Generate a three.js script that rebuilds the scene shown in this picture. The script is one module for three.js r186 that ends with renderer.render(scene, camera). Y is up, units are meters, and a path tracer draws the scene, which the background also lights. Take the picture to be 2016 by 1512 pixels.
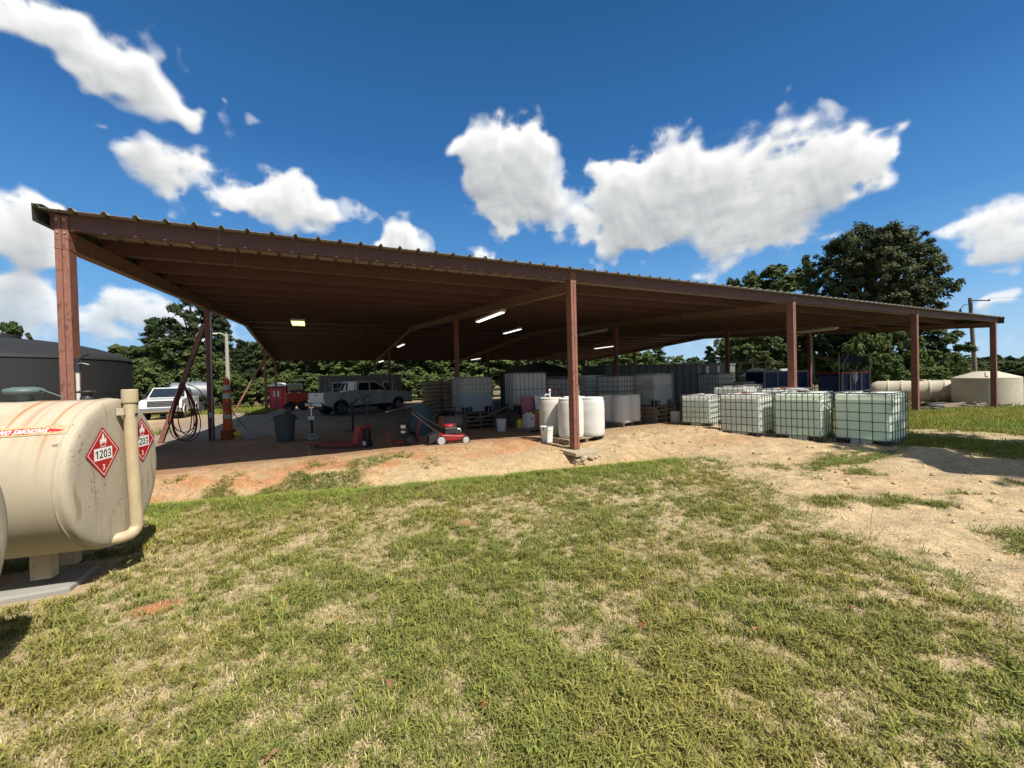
import * as THREE from 'three';
import { mergeGeometries, mergeVertices, toCreasedNormals } from 'three/addons/utils/BufferGeometryUtils.js';
import { RoundedBoxGeometry } from 'three/addons/geometries/RoundedBoxGeometry.js';
import { RectAreaLightUniformsLib } from 'three/addons/lights/RectAreaLightUniformsLib.js';
RectAreaLightUniformsLib.init();

// ---------------------------------------------------------------- camera, sky, sun, exposure
// World: x runs along the front of the shed, -z runs into it, y is up, metres. n() below is distance into the shed.
const scene = new THREE.Scene();
const camera = new THREE.PerspectiveCamera(86.65, 4 / 3, 0.05, 4000);
camera.rotation.order = 'YXZ';
camera.position.set(0, 1.55, 0);
camera.rotation.set(THREE.MathUtils.degToRad(-0.61), THREE.MathUtils.degToRad(-25.87), THREE.MathUtils.degToRad(-1.53));
const renderer = new THREE.WebGLRenderer({ antialias: true });
renderer.toneMapping = THREE.LinearToneMapping;
renderer.toneMappingExposure = 1.5;
renderer.shadowMap.enabled = true;
const SUN = new THREE.Vector3(0.8, 2.1, 1.0).normalize();
const sun = new THREE.DirectionalLight(new THREE.Color(1, 0.95, 0.86), 5);
sun.position.copy(SUN).multiplyScalar(60); sun.target.position.set(8, 0, -12);
sun.castShadow = true; sun.shadow.mapSize.set(4096, 4096);
Object.assign(sun.shadow.camera, { left: -45, right: 45, top: 45, bottom: -45, near: 1, far: 160 });
scene.add(sun, sun.target);

// ---------------------------------------------------------------- noise
function mulberry(a) { return () => { a |= 0; a = a + 0x6D2B79F5 | 0; let t = Math.imul(a ^ a >>> 15, 1 | a); t = t + Math.imul(t ^ t >>> 7, 61 | t) ^ t; return ((t ^ t >>> 14) >>> 0) / 4294967296; }; }
const PERM = new Uint8Array(512), VAL = new Float32Array(256);
{ const r = mulberry(77), p = [...Array(256).keys()]; for (let i = 255; i > 0; i--) { const j = Math.floor(r() * (i + 1)); [p[i], p[j]] = [p[j], p[i]]; } for (let i = 0; i < 512; i++) PERM[i] = p[i & 255]; for (let i = 0; i < 256; i++) VAL[i] = r(); }
const fade = (t) => t * t * (3 - 2 * t), mix = (a, b, t) => a + (b - a) * t, clamp = (x, a = 0, b = 1) => x < a ? a : x > b ? b : x;
const sstep = (a, b, x) => fade(clamp((x - a) / (b - a)));
function vn2(x, y, per = 256) {
  let xi = Math.floor(x), yi = Math.floor(y); const fx = fade(x - xi), fy = fade(y - yi);
  const x0 = ((xi % per) + per) % per, y0 = ((yi % per) + per) % per, x1 = (x0 + 1) % per, y1 = (y0 + 1) % per;
  const h = (a, b) => VAL[PERM[(PERM[a & 255] + b) & 255]];
  return mix(mix(h(x0, y0), h(x1, y0), fx), mix(h(x0, y1), h(x1, y1), fx), fy);
}
function fbm2(x, y, o = 4, per = 256) { let s = 0, a = 0.5, t = 0; for (let i = 0; i < o; i++) { s += a * vn2(x, y, per); t += a; x *= 2; y *= 2; per *= 2; a *= 0.5; if (per > 256) per = 256; } return s / t; }
function vn3(x, y, z) {
  const xi = Math.floor(x), yi = Math.floor(y), zi = Math.floor(z), fx = fade(x - xi), fy = fade(y - yi), fz = fade(z - zi);
  const X = xi & 255, Y = yi & 255, Z = zi & 255, X1 = (X + 1) & 255, Y1 = (Y + 1) & 255, Z1 = (Z + 1) & 255;
  const a = PERM[X], b = PERM[X1], aa = PERM[(a + Y) & 255], ab = PERM[(a + Y1) & 255], ba = PERM[(b + Y) & 255], bb = PERM[(b + Y1) & 255];
  return mix(mix(mix(VAL[PERM[(aa + Z) & 255]], VAL[PERM[(ba + Z) & 255]], fx), mix(VAL[PERM[(ab + Z) & 255]], VAL[PERM[(bb + Z) & 255]], fx), fy),
    mix(mix(VAL[PERM[(aa + Z1) & 255]], VAL[PERM[(ba + Z1) & 255]], fx), mix(VAL[PERM[(ab + Z1) & 255]], VAL[PERM[(bb + Z1) & 255]], fx), fy), fz);
}

// ---------------------------------------------------------------- sky: air and cumulus, azimuth / elevation / radius in degrees / weight
const CLOUDS = [
  -113.9,31.0,2.3,1, -111.5,30.8,2.3,1, -109.2,29.9,2.2,1, -107.0,29.2,2.3,1, -104.7,28.8,2.2,1, -102.7,28.5,1.6,0.9, -104.6,32.8,1.0,0.5, -108.5,24.5,0.9,0.42,
  -116.4,31.6,2.8,1, -110.1,32.1,1.6,0.9, -105.8,30.8,1.5,0.7, -101.7,31.5,0.9,0.35, -105.3,22.4,2.0,0.85, -103.3,22.0,2.5,0.95, -101.1,22.3,2.6,1, -98.8,21.6,2.5,1,
  -95.9,21.4,2.7,1, -92.7,21.4,3.1,1, -89.9,20.7,2.6,1, -87.6,20.4,2.2,0.9, -93.6,25.1,1.6,0.75, -91.2,24.6,1.7,0.75, -85.1,22.7,1.6,0.6, -83.3,20.9,1.4,0.6,
  -98.5,30.1,0.8,0.45, -98.2,28.4,1.1,0.5, -95.6,29.3,1.1,0.5, -96.9,26.9,1.2,0.5, -95.4,26.0,1.3,0.55, -89.5,31.3,0.7,0.42, -88.7,30.2,0.6,0.4, -78.7,31.4,1.0,0.34,
  -79.4,19.1,2.4,1.1, -76.8,18.0,2.3,1.1, -80.9,17.9,1.6,1, -68.1,17.2,1.7,0.9, -66.0,17.5,1.1,0.8, -62.4,30.3,3.3,1.15, -66.0,28.5,3.7,1.15, -60.3,28.1,3.4,1.15,
  -67.2,25.1,3.5,1.15, -61.9,23.9,4.3,1.15, -58.0,22.8,3.6,1.1, -64.1,22.1,2.9,1, -68.5,28.0,2.4,1.1, -47.9,25.0,3.8,1.2, -43.5,25.2,4.3,1.2, -47.5,20.9,4.9,1.2,
  -41.8,21.3,4.8,1.15, -49.9,18.6,2.8,0.85, -46.3,17.8,2.8,0.85, -37.6,22.4,4.4,1.2, -33.2,22.8,4.2,1.2, -29.2,22.3,3.6,1.2, -26.4,22.4,3.2,1.2, -23.4,23.0,2.6,1.2,
  -21.4,21.3,2.1,1.1, -24.7,20.5,2.8,1.2, -34.9,19.4,3.9,1.1, -30.2,18.4,3.1,1.1, -36.6,15.8,2.5,0.85, -32.3,15.5,2.3,0.85, -28.8,15.0,2.2,0.85, -25.6,15.3,1.7,0.9,
  -53.2,20.0,2.5,0.8, -38.4,13.1,1.5,0.6, -46.6,29.7,1.2,0.42, -30.0,28.2,1.1,0.42, -26.1,26.7,0.8,0.45, -38.9,26.7,1.3,0.6, -16.2,12.9,2.0,1.1, -14.7,13.3,1.9,1.1,
  -12.9,13.3,2.2,1.1, -15.9,11.2,1.6,1, -13.5,11.2,1.7,1.1, -17.6,13.7,1.0,0.8, -10.8,12.1,2.5,1.1, -14.2,5.4,1.1,0.95, -13.0,5.5,1.0,0.95, -14.5,3.8,0.9,0.55,
  -15.1,1.5,1.0,0.5, -13.1,8.9,0.6,0.5, -16.7,1.4,1.4,0.45, -13.3,1.4,1.1,0.5, -114.7,15.6,2.6,1.1, -113.2,14.0,2.4,1.1, -114.8,12.8,2.6,1.1, -111.9,12.8,1.7,0.7,
  -117.1,14.5,3.2,1.1, -113.5,17.4,1.4,0.9, -114.6,8.3,2.4,1.15, -113.1,8.0,2.1,1.15, -115.2,6.0,2.0,1.1, -110.9,7.7,2.2,1.15, -109.2,7.0,2.3,1.1, -108.0,9.6,1.6,1.1,
  -106.5,8.7,1.9,1.15, -105.3,9.4,2.2,1.15, -103.9,7.9,2.1,1.1, -109.9,5.2,1.9,1, -112.6,5.0,2.1,1, -105.8,6.5,2.0,1, -117.1,6.7,2.8,1.1, -101.1,7.0,2.0,0.9,
  -97.8,6.6,1.4,0.8, -102.7,4.7,3.0,0.8, -41.5,3.2,2.1,0.9, -38.0,3.1,2.0,0.9, -45.9,3.4,2.0,0.8, -40.1,13.0,1.5,0.5, -35.2,2.9,1.7,0.7, -36.1,13.3,1.1,0.45,
  -51.7,13.8,1.4,0.5, -20.2,3.4,1.3,0.4
];
{
  const W = 4096, H = 2048, D2R = Math.PI / 180, F = new Float32Array(W * (H / 2));   // row 0 of F is the horizon
  const rnd = mulberry(5), inFrame = (az, el) => { const a = ((az + 64.1 + 540) % 360) - 180; return Math.abs(a) < 66 && el < 52; };
  const list = [];
  for (let i = 0; i < CLOUDS.length; i += 4) list.push([CLOUDS[i], CLOUDS[i + 1], CLOUDS[i + 2] * 1.22, CLOUDS[i + 3] < 0.7 ? CLOUDS[i + 3] * 0.98 : CLOUDS[i + 3]]);
  for (let k = 0; k < 95; k++) {                                    // the same broken cumulus all round
    const az = rnd() * 360 - 180, el = 3 + 62 * Math.pow(rnd(), 1.3), s = (0.7 + rnd()) * (1.6 + el * 0.035), n = 5 + Math.floor(rnd() * 9);
    for (let j = 0; j < n; j++) { const a = az + (rnd() - 0.5) * s * 7 / Math.cos(el * D2R), e = el + (rnd() - 0.5) * s * 2.4, r = s * (0.6 + rnd() * 0.9); if (!inFrame(a - r * 2, e) && !inFrame(a + r * 2, e)) list.push([a, e, r, 0.8 + rnd() * 0.4]); }
  }
  for (const [az, el, r, w] of list) {
    const c = [Math.cos(el * D2R) * Math.cos(az * D2R), Math.sin(el * D2R), Math.cos(el * D2R) * Math.sin(az * D2R)], R = r * 1.5;
    const wide = Math.min(180, R / Math.max(0.05, Math.cos(Math.min(89, Math.abs(el) + R) * D2R)));
    const y0 = Math.max(0, Math.floor((el - R) / 180 * H)), y1 = Math.min(H / 2 - 1, Math.ceil((el + R) / 180 * H)), x0 = Math.floor(((az - wide) / 360 + 0.5) * W), x1 = Math.ceil(((az + wide) / 360 + 0.5) * W);
    const k = 1 / (2 * Math.sin(r * 0.5 * D2R)) ** 2;
    for (let y = y0; y <= y1; y++) {
      const e = (y + 0.5) / H * Math.PI, ce = Math.cos(e), se = Math.sin(e);
      for (let xx = x0; xx <= x1; xx++) {
        const x = ((xx % W) + W) % W, a = ((x + 0.5) / W - 0.5) * 2 * Math.PI, dx = ce * Math.cos(a) - c[0], dy = se - c[1], dz = ce * Math.sin(a) - c[2];
        const q = (dx * dx + dy * dy + dz * dz) * k; if (q < 2.2) { const b = w * Math.exp(-q * 1.15) * (1 - q / 2.2), i = y * W + x; F[i] = 1 - (1 - Math.min(F[i], 0.999)) * (1 - clamp(b * 0.62, 0, 0.95)); }
      }
    }
  }
  const airAt = (el) => {                                           // linear radiance by elevation
    const T = [[0, 0.46, 0.64, 0.80], [4, 0.33, 0.55, 0.78], [9, 0.17, 0.41, 0.74], [17, 0.08, 0.26, 0.58], [28, 0.036, 0.15, 0.4], [42, 0.021, 0.098, 0.26], [60, 0.017, 0.082, 0.21], [90, 0.015, 0.07, 0.18]];
    for (let i = 1; i < T.length; i++) if (el <= T[i][0]) { const t = (el - T[i - 1][0]) / (T[i][0] - T[i - 1][0]); return [1, 2, 3].map((c) => mix(T[i - 1][c], T[i][c], t)); }
    return T[7].slice(1);
  };
  const px = new Float32Array(W * H * 4), D = new Float32Array(W * H / 2), G = new Float32Array(W * H / 2), P = new Float32Array(W * H / 2);
  for (let y = 0; y < H / 2; y++) {
    const e = (y + 0.5) / H * Math.PI, ce = Math.cos(e), se = Math.sin(e) * 1.3;
    for (let x = 0; x < W; x++) {
      const i = y * W + x, a = ((x + 0.5) / W - 0.5) * 2 * Math.PI, X = ce * Math.cos(a), Z = ce * Math.sin(a);
      const y0 = Math.max(0, y - 40), y1 = Math.min(H / 2 - 1, y + 40); if (F[i] + F[y0 * W + x] + F[y1 * W + x] + F[y * W + (x + 40) % W] + F[y * W + (x + W - 40) % W] < 0.02) continue;
      const jx = (vn3(X * 17 + 9, se * 17, Z * 17 + 4) - 0.5) * 36 + (vn3(X * 45, se * 45 + 8, Z * 45) - 0.5) * 22, jy = (vn3(X * 17, se * 17 + 31, Z * 17 + 9) - 0.5) * 28 + (vn3(X * 45 + 6, se * 45, Z * 45 + 3) - 0.5) * 20;
      const f = F[clamp(Math.round(y + jy), 0, H / 2 - 1) * W + ((Math.round(x + jx) % W) + W) % W]; P[i] = f; if (f < 0.02) continue;
      const wx = vn3(X * 7 + 3, se * 7, Z * 7) - 0.5, wy = vn3(X * 7, se * 7 + 7, Z * 7) - 0.5;
      let s = 0, am = 0.5, fr = 8, t = 0, low = 0, lt = 0;
      for (let k = 0; k < 7; k++) { const n = vn3(X * fr + wx * 1.6 + k * 17 + 41, se * fr + wy * 1.6 + k * 5 + 23, Z * fr + wx * 0.9 + 9), v = k < 2 ? n : 1 - Math.abs(2 * n - 1); s += am * v; t += am; if (k < 4) { low += am * v; lt += am; } am *= 0.58; fr *= 2.05; }
      const hold = sstep(0.03, 0.3, f); D[i] = (f * 0.98 + (s / t - 0.5) * 1.6) * hold; G[i] = (f * 0.98 + (low / lt - 0.5) * 1.25) * hold;
    }
  }
  const dens = (x, y) => y >= H / 2 ? 0 : G[y * W + (((x % W) + W) % W)];
  for (let y = 0; y < H / 2; y++) {
    const el = (y + 0.5) / H * 180, air = airAt(el), far = sstep(14, 1, el) * 0.4;
    for (let x = 0; x < W; x++) {
      const i = y * W + x, o = ((y + H / 2) * W + x) * 4, d = D[i]; let A = 0, lit = 1;
      if (d > 0.2) {
        const soft = 0.24 + 0.42 * vn2(x / 170, y / 170) ** 2;
        A = sstep(0.33, 0.36 + soft, d) * (0.7 + 0.3 * sstep(0.4, 0.7, d)) * (0.3 + 0.7 * sstep(0.22, 0.6, P[i]));
        let od = 0; for (const [dy, w] of [[2, 0.6], [5, 0.8], [10, 0.9], [18, 1], [30, 1], [46, 1], [70, 0.9]]) od += w * clamp(dens(x + Math.round(dy * 0.3), y + dy) - 0.42, 0, 0.6);
        lit = clamp(0.16 + 0.92 * Math.exp(-od * 0.42) + clamp((G[i] - dens(x + 4, y + 11)) * 0.5, -0.2, 0.3) + 0.22 * (d - G[i]), 0, 1);
      }
      for (let c = 0; c < 3; c++) px[o + c] = 0.75 * mix(air[c], mix(mix([0.27, 0.3, 0.325][c], [0.92, 0.92, 0.9][c], lit), air[c], far), A);
      px[o + 3] = 1;
    }
  }
  for (let i = 0; i < W * H / 2; i++) { px[i * 4] = 0.2; px[i * 4 + 1] = 0.19; px[i * 4 + 2] = 0.14; px[i * 4 + 3] = 1; }
  const sky = new THREE.DataTexture(px, W, H, THREE.RGBAFormat, THREE.FloatType);
  sky.mapping = THREE.EquirectangularReflectionMapping; sky.magFilter = THREE.LinearFilter; sky.minFilter = THREE.LinearFilter; sky.needsUpdate = true;
  scene.background = sky; scene.environment = sky;
}

// ---------------------------------------------------------------- helpers
const V = (x, y, z) => new THREE.Vector3(x, y, z);
const taken = {};
function numbered(name) { const k = taken[name] = (taken[name] ?? -1) + 1; return k ? `${name}_${String(k).padStart(3, '0')}` : name; }
function tag(o, label, category, group, kind) { if (label) o.userData.label = label; if (category) o.userData.category = category; if (group) o.userData.group = group; if (kind) o.userData.kind = kind; return o; }
function thing(name, label, category, [x, y, z] = [0, 0, 0], turn = 0, group) { const o = new THREE.Group(); o.name = numbered(name); o.position.set(x, y, z); o.rotation.y = turn; scene.add(o); return tag(o, label, category, group); }
function plain(g) { const n = g.index ? g.toNonIndexed() : g; for (const k of Object.keys(n.attributes)) if (!['position', 'normal', 'uv'].includes(k)) n.deleteAttribute(k); if (!n.attributes.uv) n.setAttribute('uv', new THREE.BufferAttribute(new Float32Array(n.attributes.position.count * 2), 2)); n.morphAttributes = {}; return n; }
function fuse(gs) { return gs.length === 1 ? plain(gs[0]) : mergeGeometries(gs.map(plain)); }
function boxUV(g, s = 1) { // metres, by the way each face points
  const p = g.attributes.position, n = g.attributes.normal, uv = new Float32Array(p.count * 2);
  for (let i = 0; i < p.count; i++) { const ax = Math.abs(n.getX(i)), ay = Math.abs(n.getY(i)), az = Math.abs(n.getZ(i)); const [u, v] = ay > ax && ay > az ? [p.getX(i), p.getZ(i)] : ax > az ? [p.getZ(i), p.getY(i)] : [p.getX(i), p.getY(i)]; uv[2 * i] = u * s; uv[2 * i + 1] = v * s; }
  g.setAttribute('uv', new THREE.BufferAttribute(uv, 2)); return g;
}
function mesh(name, gs, mat, parent, o = {}) {
  let g = Array.isArray(gs) ? fuse(gs) : gs.index ? gs : plain(gs);
  if (o.uv !== false && mat.map && !o.keepUV) g = boxUV(g);
  const m = new THREE.Mesh(g, mat); m.name = parent && parent !== scene ? name : numbered(name); m.castShadow = m.receiveShadow = true; (parent ?? scene).add(m); return m;
}
function shared(name, g, mat, parent, pos = [0, 0, 0], rot = [0, 0, 0], scl) { const m = new THREE.Mesh(g, mat); m.name = parent && parent !== scene ? name : numbered(name); m.position.set(...pos); m.rotation.set(...rot); if (scl) m.scale.set(...scl); m.castShadow = m.receiveShadow = true; (parent ?? scene).add(m); return m; }
function move(g, x = 0, y = 0, z = 0, rx = 0, ry = 0, rz = 0) { if (rx || ry || rz) g.applyMatrix4(new THREE.Matrix4().makeRotationFromEuler(new THREE.Euler(rx, ry, rz))); return g.translate(x, y, z); }
const box = (w, h, d, x, y, z, rx, ry, rz) => move(new THREE.BoxGeometry(w, h, d), x, y, z, rx, ry, rz);
const rbox = (w, h, d, r, x, y, z, rx, ry, rz) => move(new RoundedBoxGeometry(w, h, d, 2, r), x, y, z, rx, ry, rz);
const cyl = (r0, r1, h, x, y, z, rx, ry, rz, seg = 20, open) => move(new THREE.CylinderGeometry(r1, r0, h, seg, 1, !!open), x, y, z, rx, ry, rz);
const tube = (pts, r, seg = 24, rad = 8, closed = false) => new THREE.TubeGeometry(new THREE.CatmullRomCurve3(pts.map((p) => p.isVector3 ? p : V(...p)), closed, 'catmullrom', 0.4), seg, r, rad, closed);
function bar(a, b, r, rad = 8) { const A = a.isVector3 ? a : V(...a), B = b.isVector3 ? b : V(...b), d = B.clone().sub(A), g = new THREE.CylinderGeometry(r, r, d.length(), rad); g.applyQuaternion(new THREE.Quaternion().setFromUnitVectors(V(0, 1, 0), d.normalize())); const c = A.clone().add(B).multiplyScalar(0.5); return g.translate(c.x, c.y, c.z); }
function beam(a, b, w, h) { const A = V(...a), B = V(...b), d = B.clone().sub(A), g = new THREE.BoxGeometry(d.length(), h, w); const X = d.clone().normalize(), Z = X.clone().cross(V(0, 1, 0)).normalize(), Y = Z.clone().cross(X); g.applyMatrix4(new THREE.Matrix4().makeBasis(X, Y, Z)); const c = A.add(B).multiplyScalar(0.5); return g.translate(c.x, c.y, c.z); }
const lathe = (pts, seg = 36) => new THREE.LatheGeometry(pts.map(([r, y]) => new THREE.Vector2(r, y)), seg);
function prism(pts, depth, bevel = 0, holes = []) { const s = new THREE.Shape(pts.map(([x, y]) => new THREE.Vector2(x, y))); for (const h of holes) s.holes.push(new THREE.Path(h.map(([x, y]) => new THREE.Vector2(x, y)))); const g = new THREE.ExtrudeGeometry(s, { depth: depth - 2 * bevel, bevelEnabled: bevel > 0, bevelSize: bevel, bevelThickness: bevel, bevelOffset: -bevel, bevelSegments: 2, curveSegments: 8 }); return g.translate(0, 0, -depth / 2 + bevel); }
const S2 = (c) => c <= 0.0031308 ? c * 12.92 : 1.055 * Math.pow(c, 1 / 2.4) - 0.055;
function tex(size, fn, o = {}) { // fn(u, v) -> linear rgb, tiles
  const w = size, h = o.h ?? size, d = new Uint8Array(w * h * 4);
  for (let y = 0; y < h; y++) for (let x = 0; x < w; x++) { const c = fn((x + 0.5) / w, (y + 0.5) / h), i = (y * w + x) * 4; for (let k = 0; k < 3; k++) d[i + k] = 255 * clamp(o.raw ? c[k] : S2(c[k])); d[i + 3] = 255; }
  const t = new THREE.DataTexture(d, w, h); t.wrapS = t.wrapT = o.clamp ? THREE.ClampToEdgeWrapping : THREE.RepeatWrapping; t.magFilter = THREE.LinearFilter; t.minFilter = THREE.LinearMipmapLinearFilter; t.generateMipmaps = true; if (!o.raw) t.colorSpace = THREE.SRGBColorSpace; if (o.rep) t.repeat.set(...o.rep); t.needsUpdate = true; return t;
}
const lin = (r, g, b) => new THREE.Color().setRGB(r, g, b);
function std(c, rough = 0.8, o = {}) { return new THREE.MeshStandardMaterial({ color: lin(...c), roughness: rough, ...o }); }
function phys(c, rough = 0.8, o = {}) { return new THREE.MeshPhysicalMaterial({ color: lin(...c), roughness: rough, ...o }); }
function canvasTex(w, h, draw) { const c = document.createElement('canvas'); c.width = w; c.height = h; draw(c.getContext('2d'), w, h); const t = new THREE.CanvasTexture(c); t.colorSpace = THREE.SRGBColorSpace; return t; }

// ---------------------------------------------------------------- materials
const speck = tex(512, (u, v) => { const a = fbm2(u * 8, v * 8, 5, 8), b = vn2(u * 128, v * 128, 128); const k = 0.78 + 0.3 * a + 0.1 * (b - 0.5); return [k, k, k]; });
const rustMap = tex(1024, (u, v) => {                                // red oxide paint with dark rust bloom and chips, 1 m tile
  const a = fbm2(u * 6, v * 3, 5, 8), b = fbm2(u * 40 + 3, v * 26, 3, 64), c = vn2(u * 160, v * 120, 128), e = fbm2(u * 3, v * 2, 3, 4);
  const r = sstep(0.56, 0.74, b * 0.55 + a * 0.35 + c * 0.16), ch = sstep(0.8, 0.86, vn2(u * 60, v * 90, 64)) * sstep(0.45, 0.6, e), k = 0.86 + 0.3 * (a - 0.5);
  const p = [0.27 * k, 0.112 * k, 0.076 * k], d = [0.085, 0.03, 0.02], w = [0.42, 0.26, 0.2];
  return [0, 1, 2].map((i) => mix(mix(p[i], d[i], r * 0.85), w[i], ch * 0.5));
});
const M = {};
M.red = std([1, 1, 1], 0.72, { map: rustMap });
M.primerShaded = std([0.105, 0.05, 0.044], 0.65, { map: speck }); M.rafter = std([0.2, 0.125, 0.082], 0.75, { map: speck });  // purlin maroon primer, darkened further so ceiling shade sits in the colour
M.galv = std([0.31, 0.295, 0.265], 0.55, { metalness: 0.15, map: speck });
M.trimDark = std([0.07, 0.075, 0.07], 0.5, { map: speck });
M.concrete = std([0.37, 0.3, 0.2], 0.95, { map: speck });
M.steel = std([0.33, 0.33, 0.33], 0.45, { metalness: 0.7 });
M.chrome = std([0.62, 0.62, 0.62], 0.18, { metalness: 1 });
M.black = std([0.018, 0.018, 0.02], 0.55);
M.rubber = std([0.022, 0.021, 0.021], 0.9);
M.darkGrey = std([0.055, 0.06, 0.065], 0.6);
M.bolt = std([0.5, 0.5, 0.48], 0.4, { metalness: 0.6 });
M.pvc = std([0.52, 0.5, 0.45], 0.5);
M.redHose = std([0.2, 0.035, 0.03], 0.55);
M.paintRed = std([0.34, 0.018, 0.022], 0.4, { map: speck });
M.orange = std([0.58, 0.1, 0.025], 0.65);
M.white = std([0.6, 0.59, 0.56], 0.6, { map: speck });
M.carWhite = phys([0.62, 0.62, 0.61], 0.35, { clearcoat: 0.8, clearcoatRoughness: 0.08 });
M.carDusty = phys([0.55, 0.53, 0.49], 0.45, { clearcoat: 0.5, clearcoatRoughness: 0.2 });
M.glassDark = phys([0.012, 0.014, 0.016], 0.06, { clearcoat: 1, clearcoatRoughness: 0.03 });
M.tail = phys([0.3, 0.012, 0.012], 0.25, { clearcoat: 1 });
M.lens = phys([0.7, 0.72, 0.74], 0.12, { clearcoat: 1 });
M.yellow = std([0.62, 0.42, 0.04], 0.55);
M.navy = std([0.012, 0.03, 0.12], 0.55, { map: speck });
M.blueDrum = std([0.06, 0.095, 0.105], 0.55);
M.binGrey = std([0.066, 0.08, 0.08], 0.65, { map: speck });
const woodMap = tex(512, (u, v) => { const g = vn2(u * 6 + fbm2(u * 4, v * 40, 2, 64), v * 64, 64), a = fbm2(u * 5, v * 5, 3, 8), k = 0.7 + 0.45 * g * a + 0.2 * (a - 0.5); return [0.31 * k, 0.235 * k, 0.16 * k]; });
M.wood = std([1, 1, 1], 0.9, { map: woodMap });
M.woodGrey = std([0.62, 0.66, 0.72], 0.95, { map: woodMap });
M.woodOld = std([0.8, 0.82, 0.86], 0.95, { map: woodMap });

// ---------------------------------------------------------------- ground: one sheet to the horizon
const bump = (x, z, cx, cz, rx, rz) => Math.exp(-(((x - cx) / rx) ** 2) - (((z - cz) / rz) ** 2));
const lawnEdge = (X) => 6.42 - 0.185 * X + 0.22 * (fbm2(X * 0.9 + 4, 2.5, 3) - 0.5);
const sandEdge = (N) => 3.7 + 0.5 * N + 0.9 * (fbm2(N * 0.8, 9.1, 3) - 0.5);
function groundY(X, N) {
  const wob = (fbm2(X * 0.35 + 40, N * 0.35 + 40, 3) - 0.5);
  let h = 0.05 * wob * sstep(90, 20, Math.hypot(X, N));
  h -= 0.2 * sstep(13, 24, N) + 0.28 * sstep(27, 42, N) + 0.5 * sstep(16, 34, X) * sstep(60, 20, N);
  h -= 1.2 * sstep(35, 90, X) + 3.6 * sstep(70, 260, X) ;
  h += 6 * sstep(330, 800, Math.hypot(X - 40, N)) * sstep(-0.2, 0.5, X / (1 + Math.hypot(X, N)));
  const e = lawnEdge(X), leftside = sstep(7.5, 5.5, X) * sstep(-14, -6, X);
  h -= 0.15 * Math.exp(-(((N - e - 0.62) / 0.42) ** 2)) * leftside;                       // the gutter behind the lawn
  h += 0.13 * Math.exp(-(((N - 8.25 - 0.25 * wob) / 0.95) ** 2)) * sstep(5.4, 4.0, X) * sstep(-9, -4, X);
  h += 0.05 * sstep(7.4, 8.4, N) * sstep(13, 9, N);
  const clod = fbm2(X * 5.5, N * 5.5 + 8, 4) - 0.5;
  const mound = bump(X, N, 7.5, 7.15, 2.3, 0.75);
  h += mound * (0.2 + 0.22 * clod) + 0.03 * bump(X, N, 5.6, 7.6, 0.9, 0.7);
  h -= 0.2 * bump(X, N, 4.36, 6.78, 0.3, 0.34) + 0.1 * bump(X, N, 4.85, 6.5, 0.55, 0.3);
  const sandy = sstep(-0.3, 0.7, X - sandEdge(N)) * sstep(14, 9, X) * sstep(7.4, 5.4, N);
  h += sandy * (0.075 * (fbm2(X * 1.1 + N * 1.9, N * 3.1 - X * 1.2, 4) - 0.5) + 0.05 * Math.abs(clod) + 0.02 * Math.sin((N * 0.9 + X * 0.42) * 7 + 3 * wob));
  h += 0.16 * bump(X, N, 9.4, 3.35, 0.8, 0.28) + 0.1 * bump(X, N, 8.0, 3.0, 0.5, 0.3);
  const lawn = sstep(0.3, -0.3, N - e) * sstep(0.4, -0.6, X - sandEdge(N));
  h += lawn * (0.035 * (fbm2(X * 2.1, N * 2.1, 3) - 0.5) + 0.04 * Math.exp(-(((N - e + 0.25) / 0.3) ** 2)));
  if (X > -12 && X < 30 && N > 0 && N < 40) h += 0.012 * (fbm2(X * 9, N * 9, 3) - 0.5);
  return h;
}
const at = (X, N, lift = 0) => [X, groundY(X, N) + lift, -N];
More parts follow.
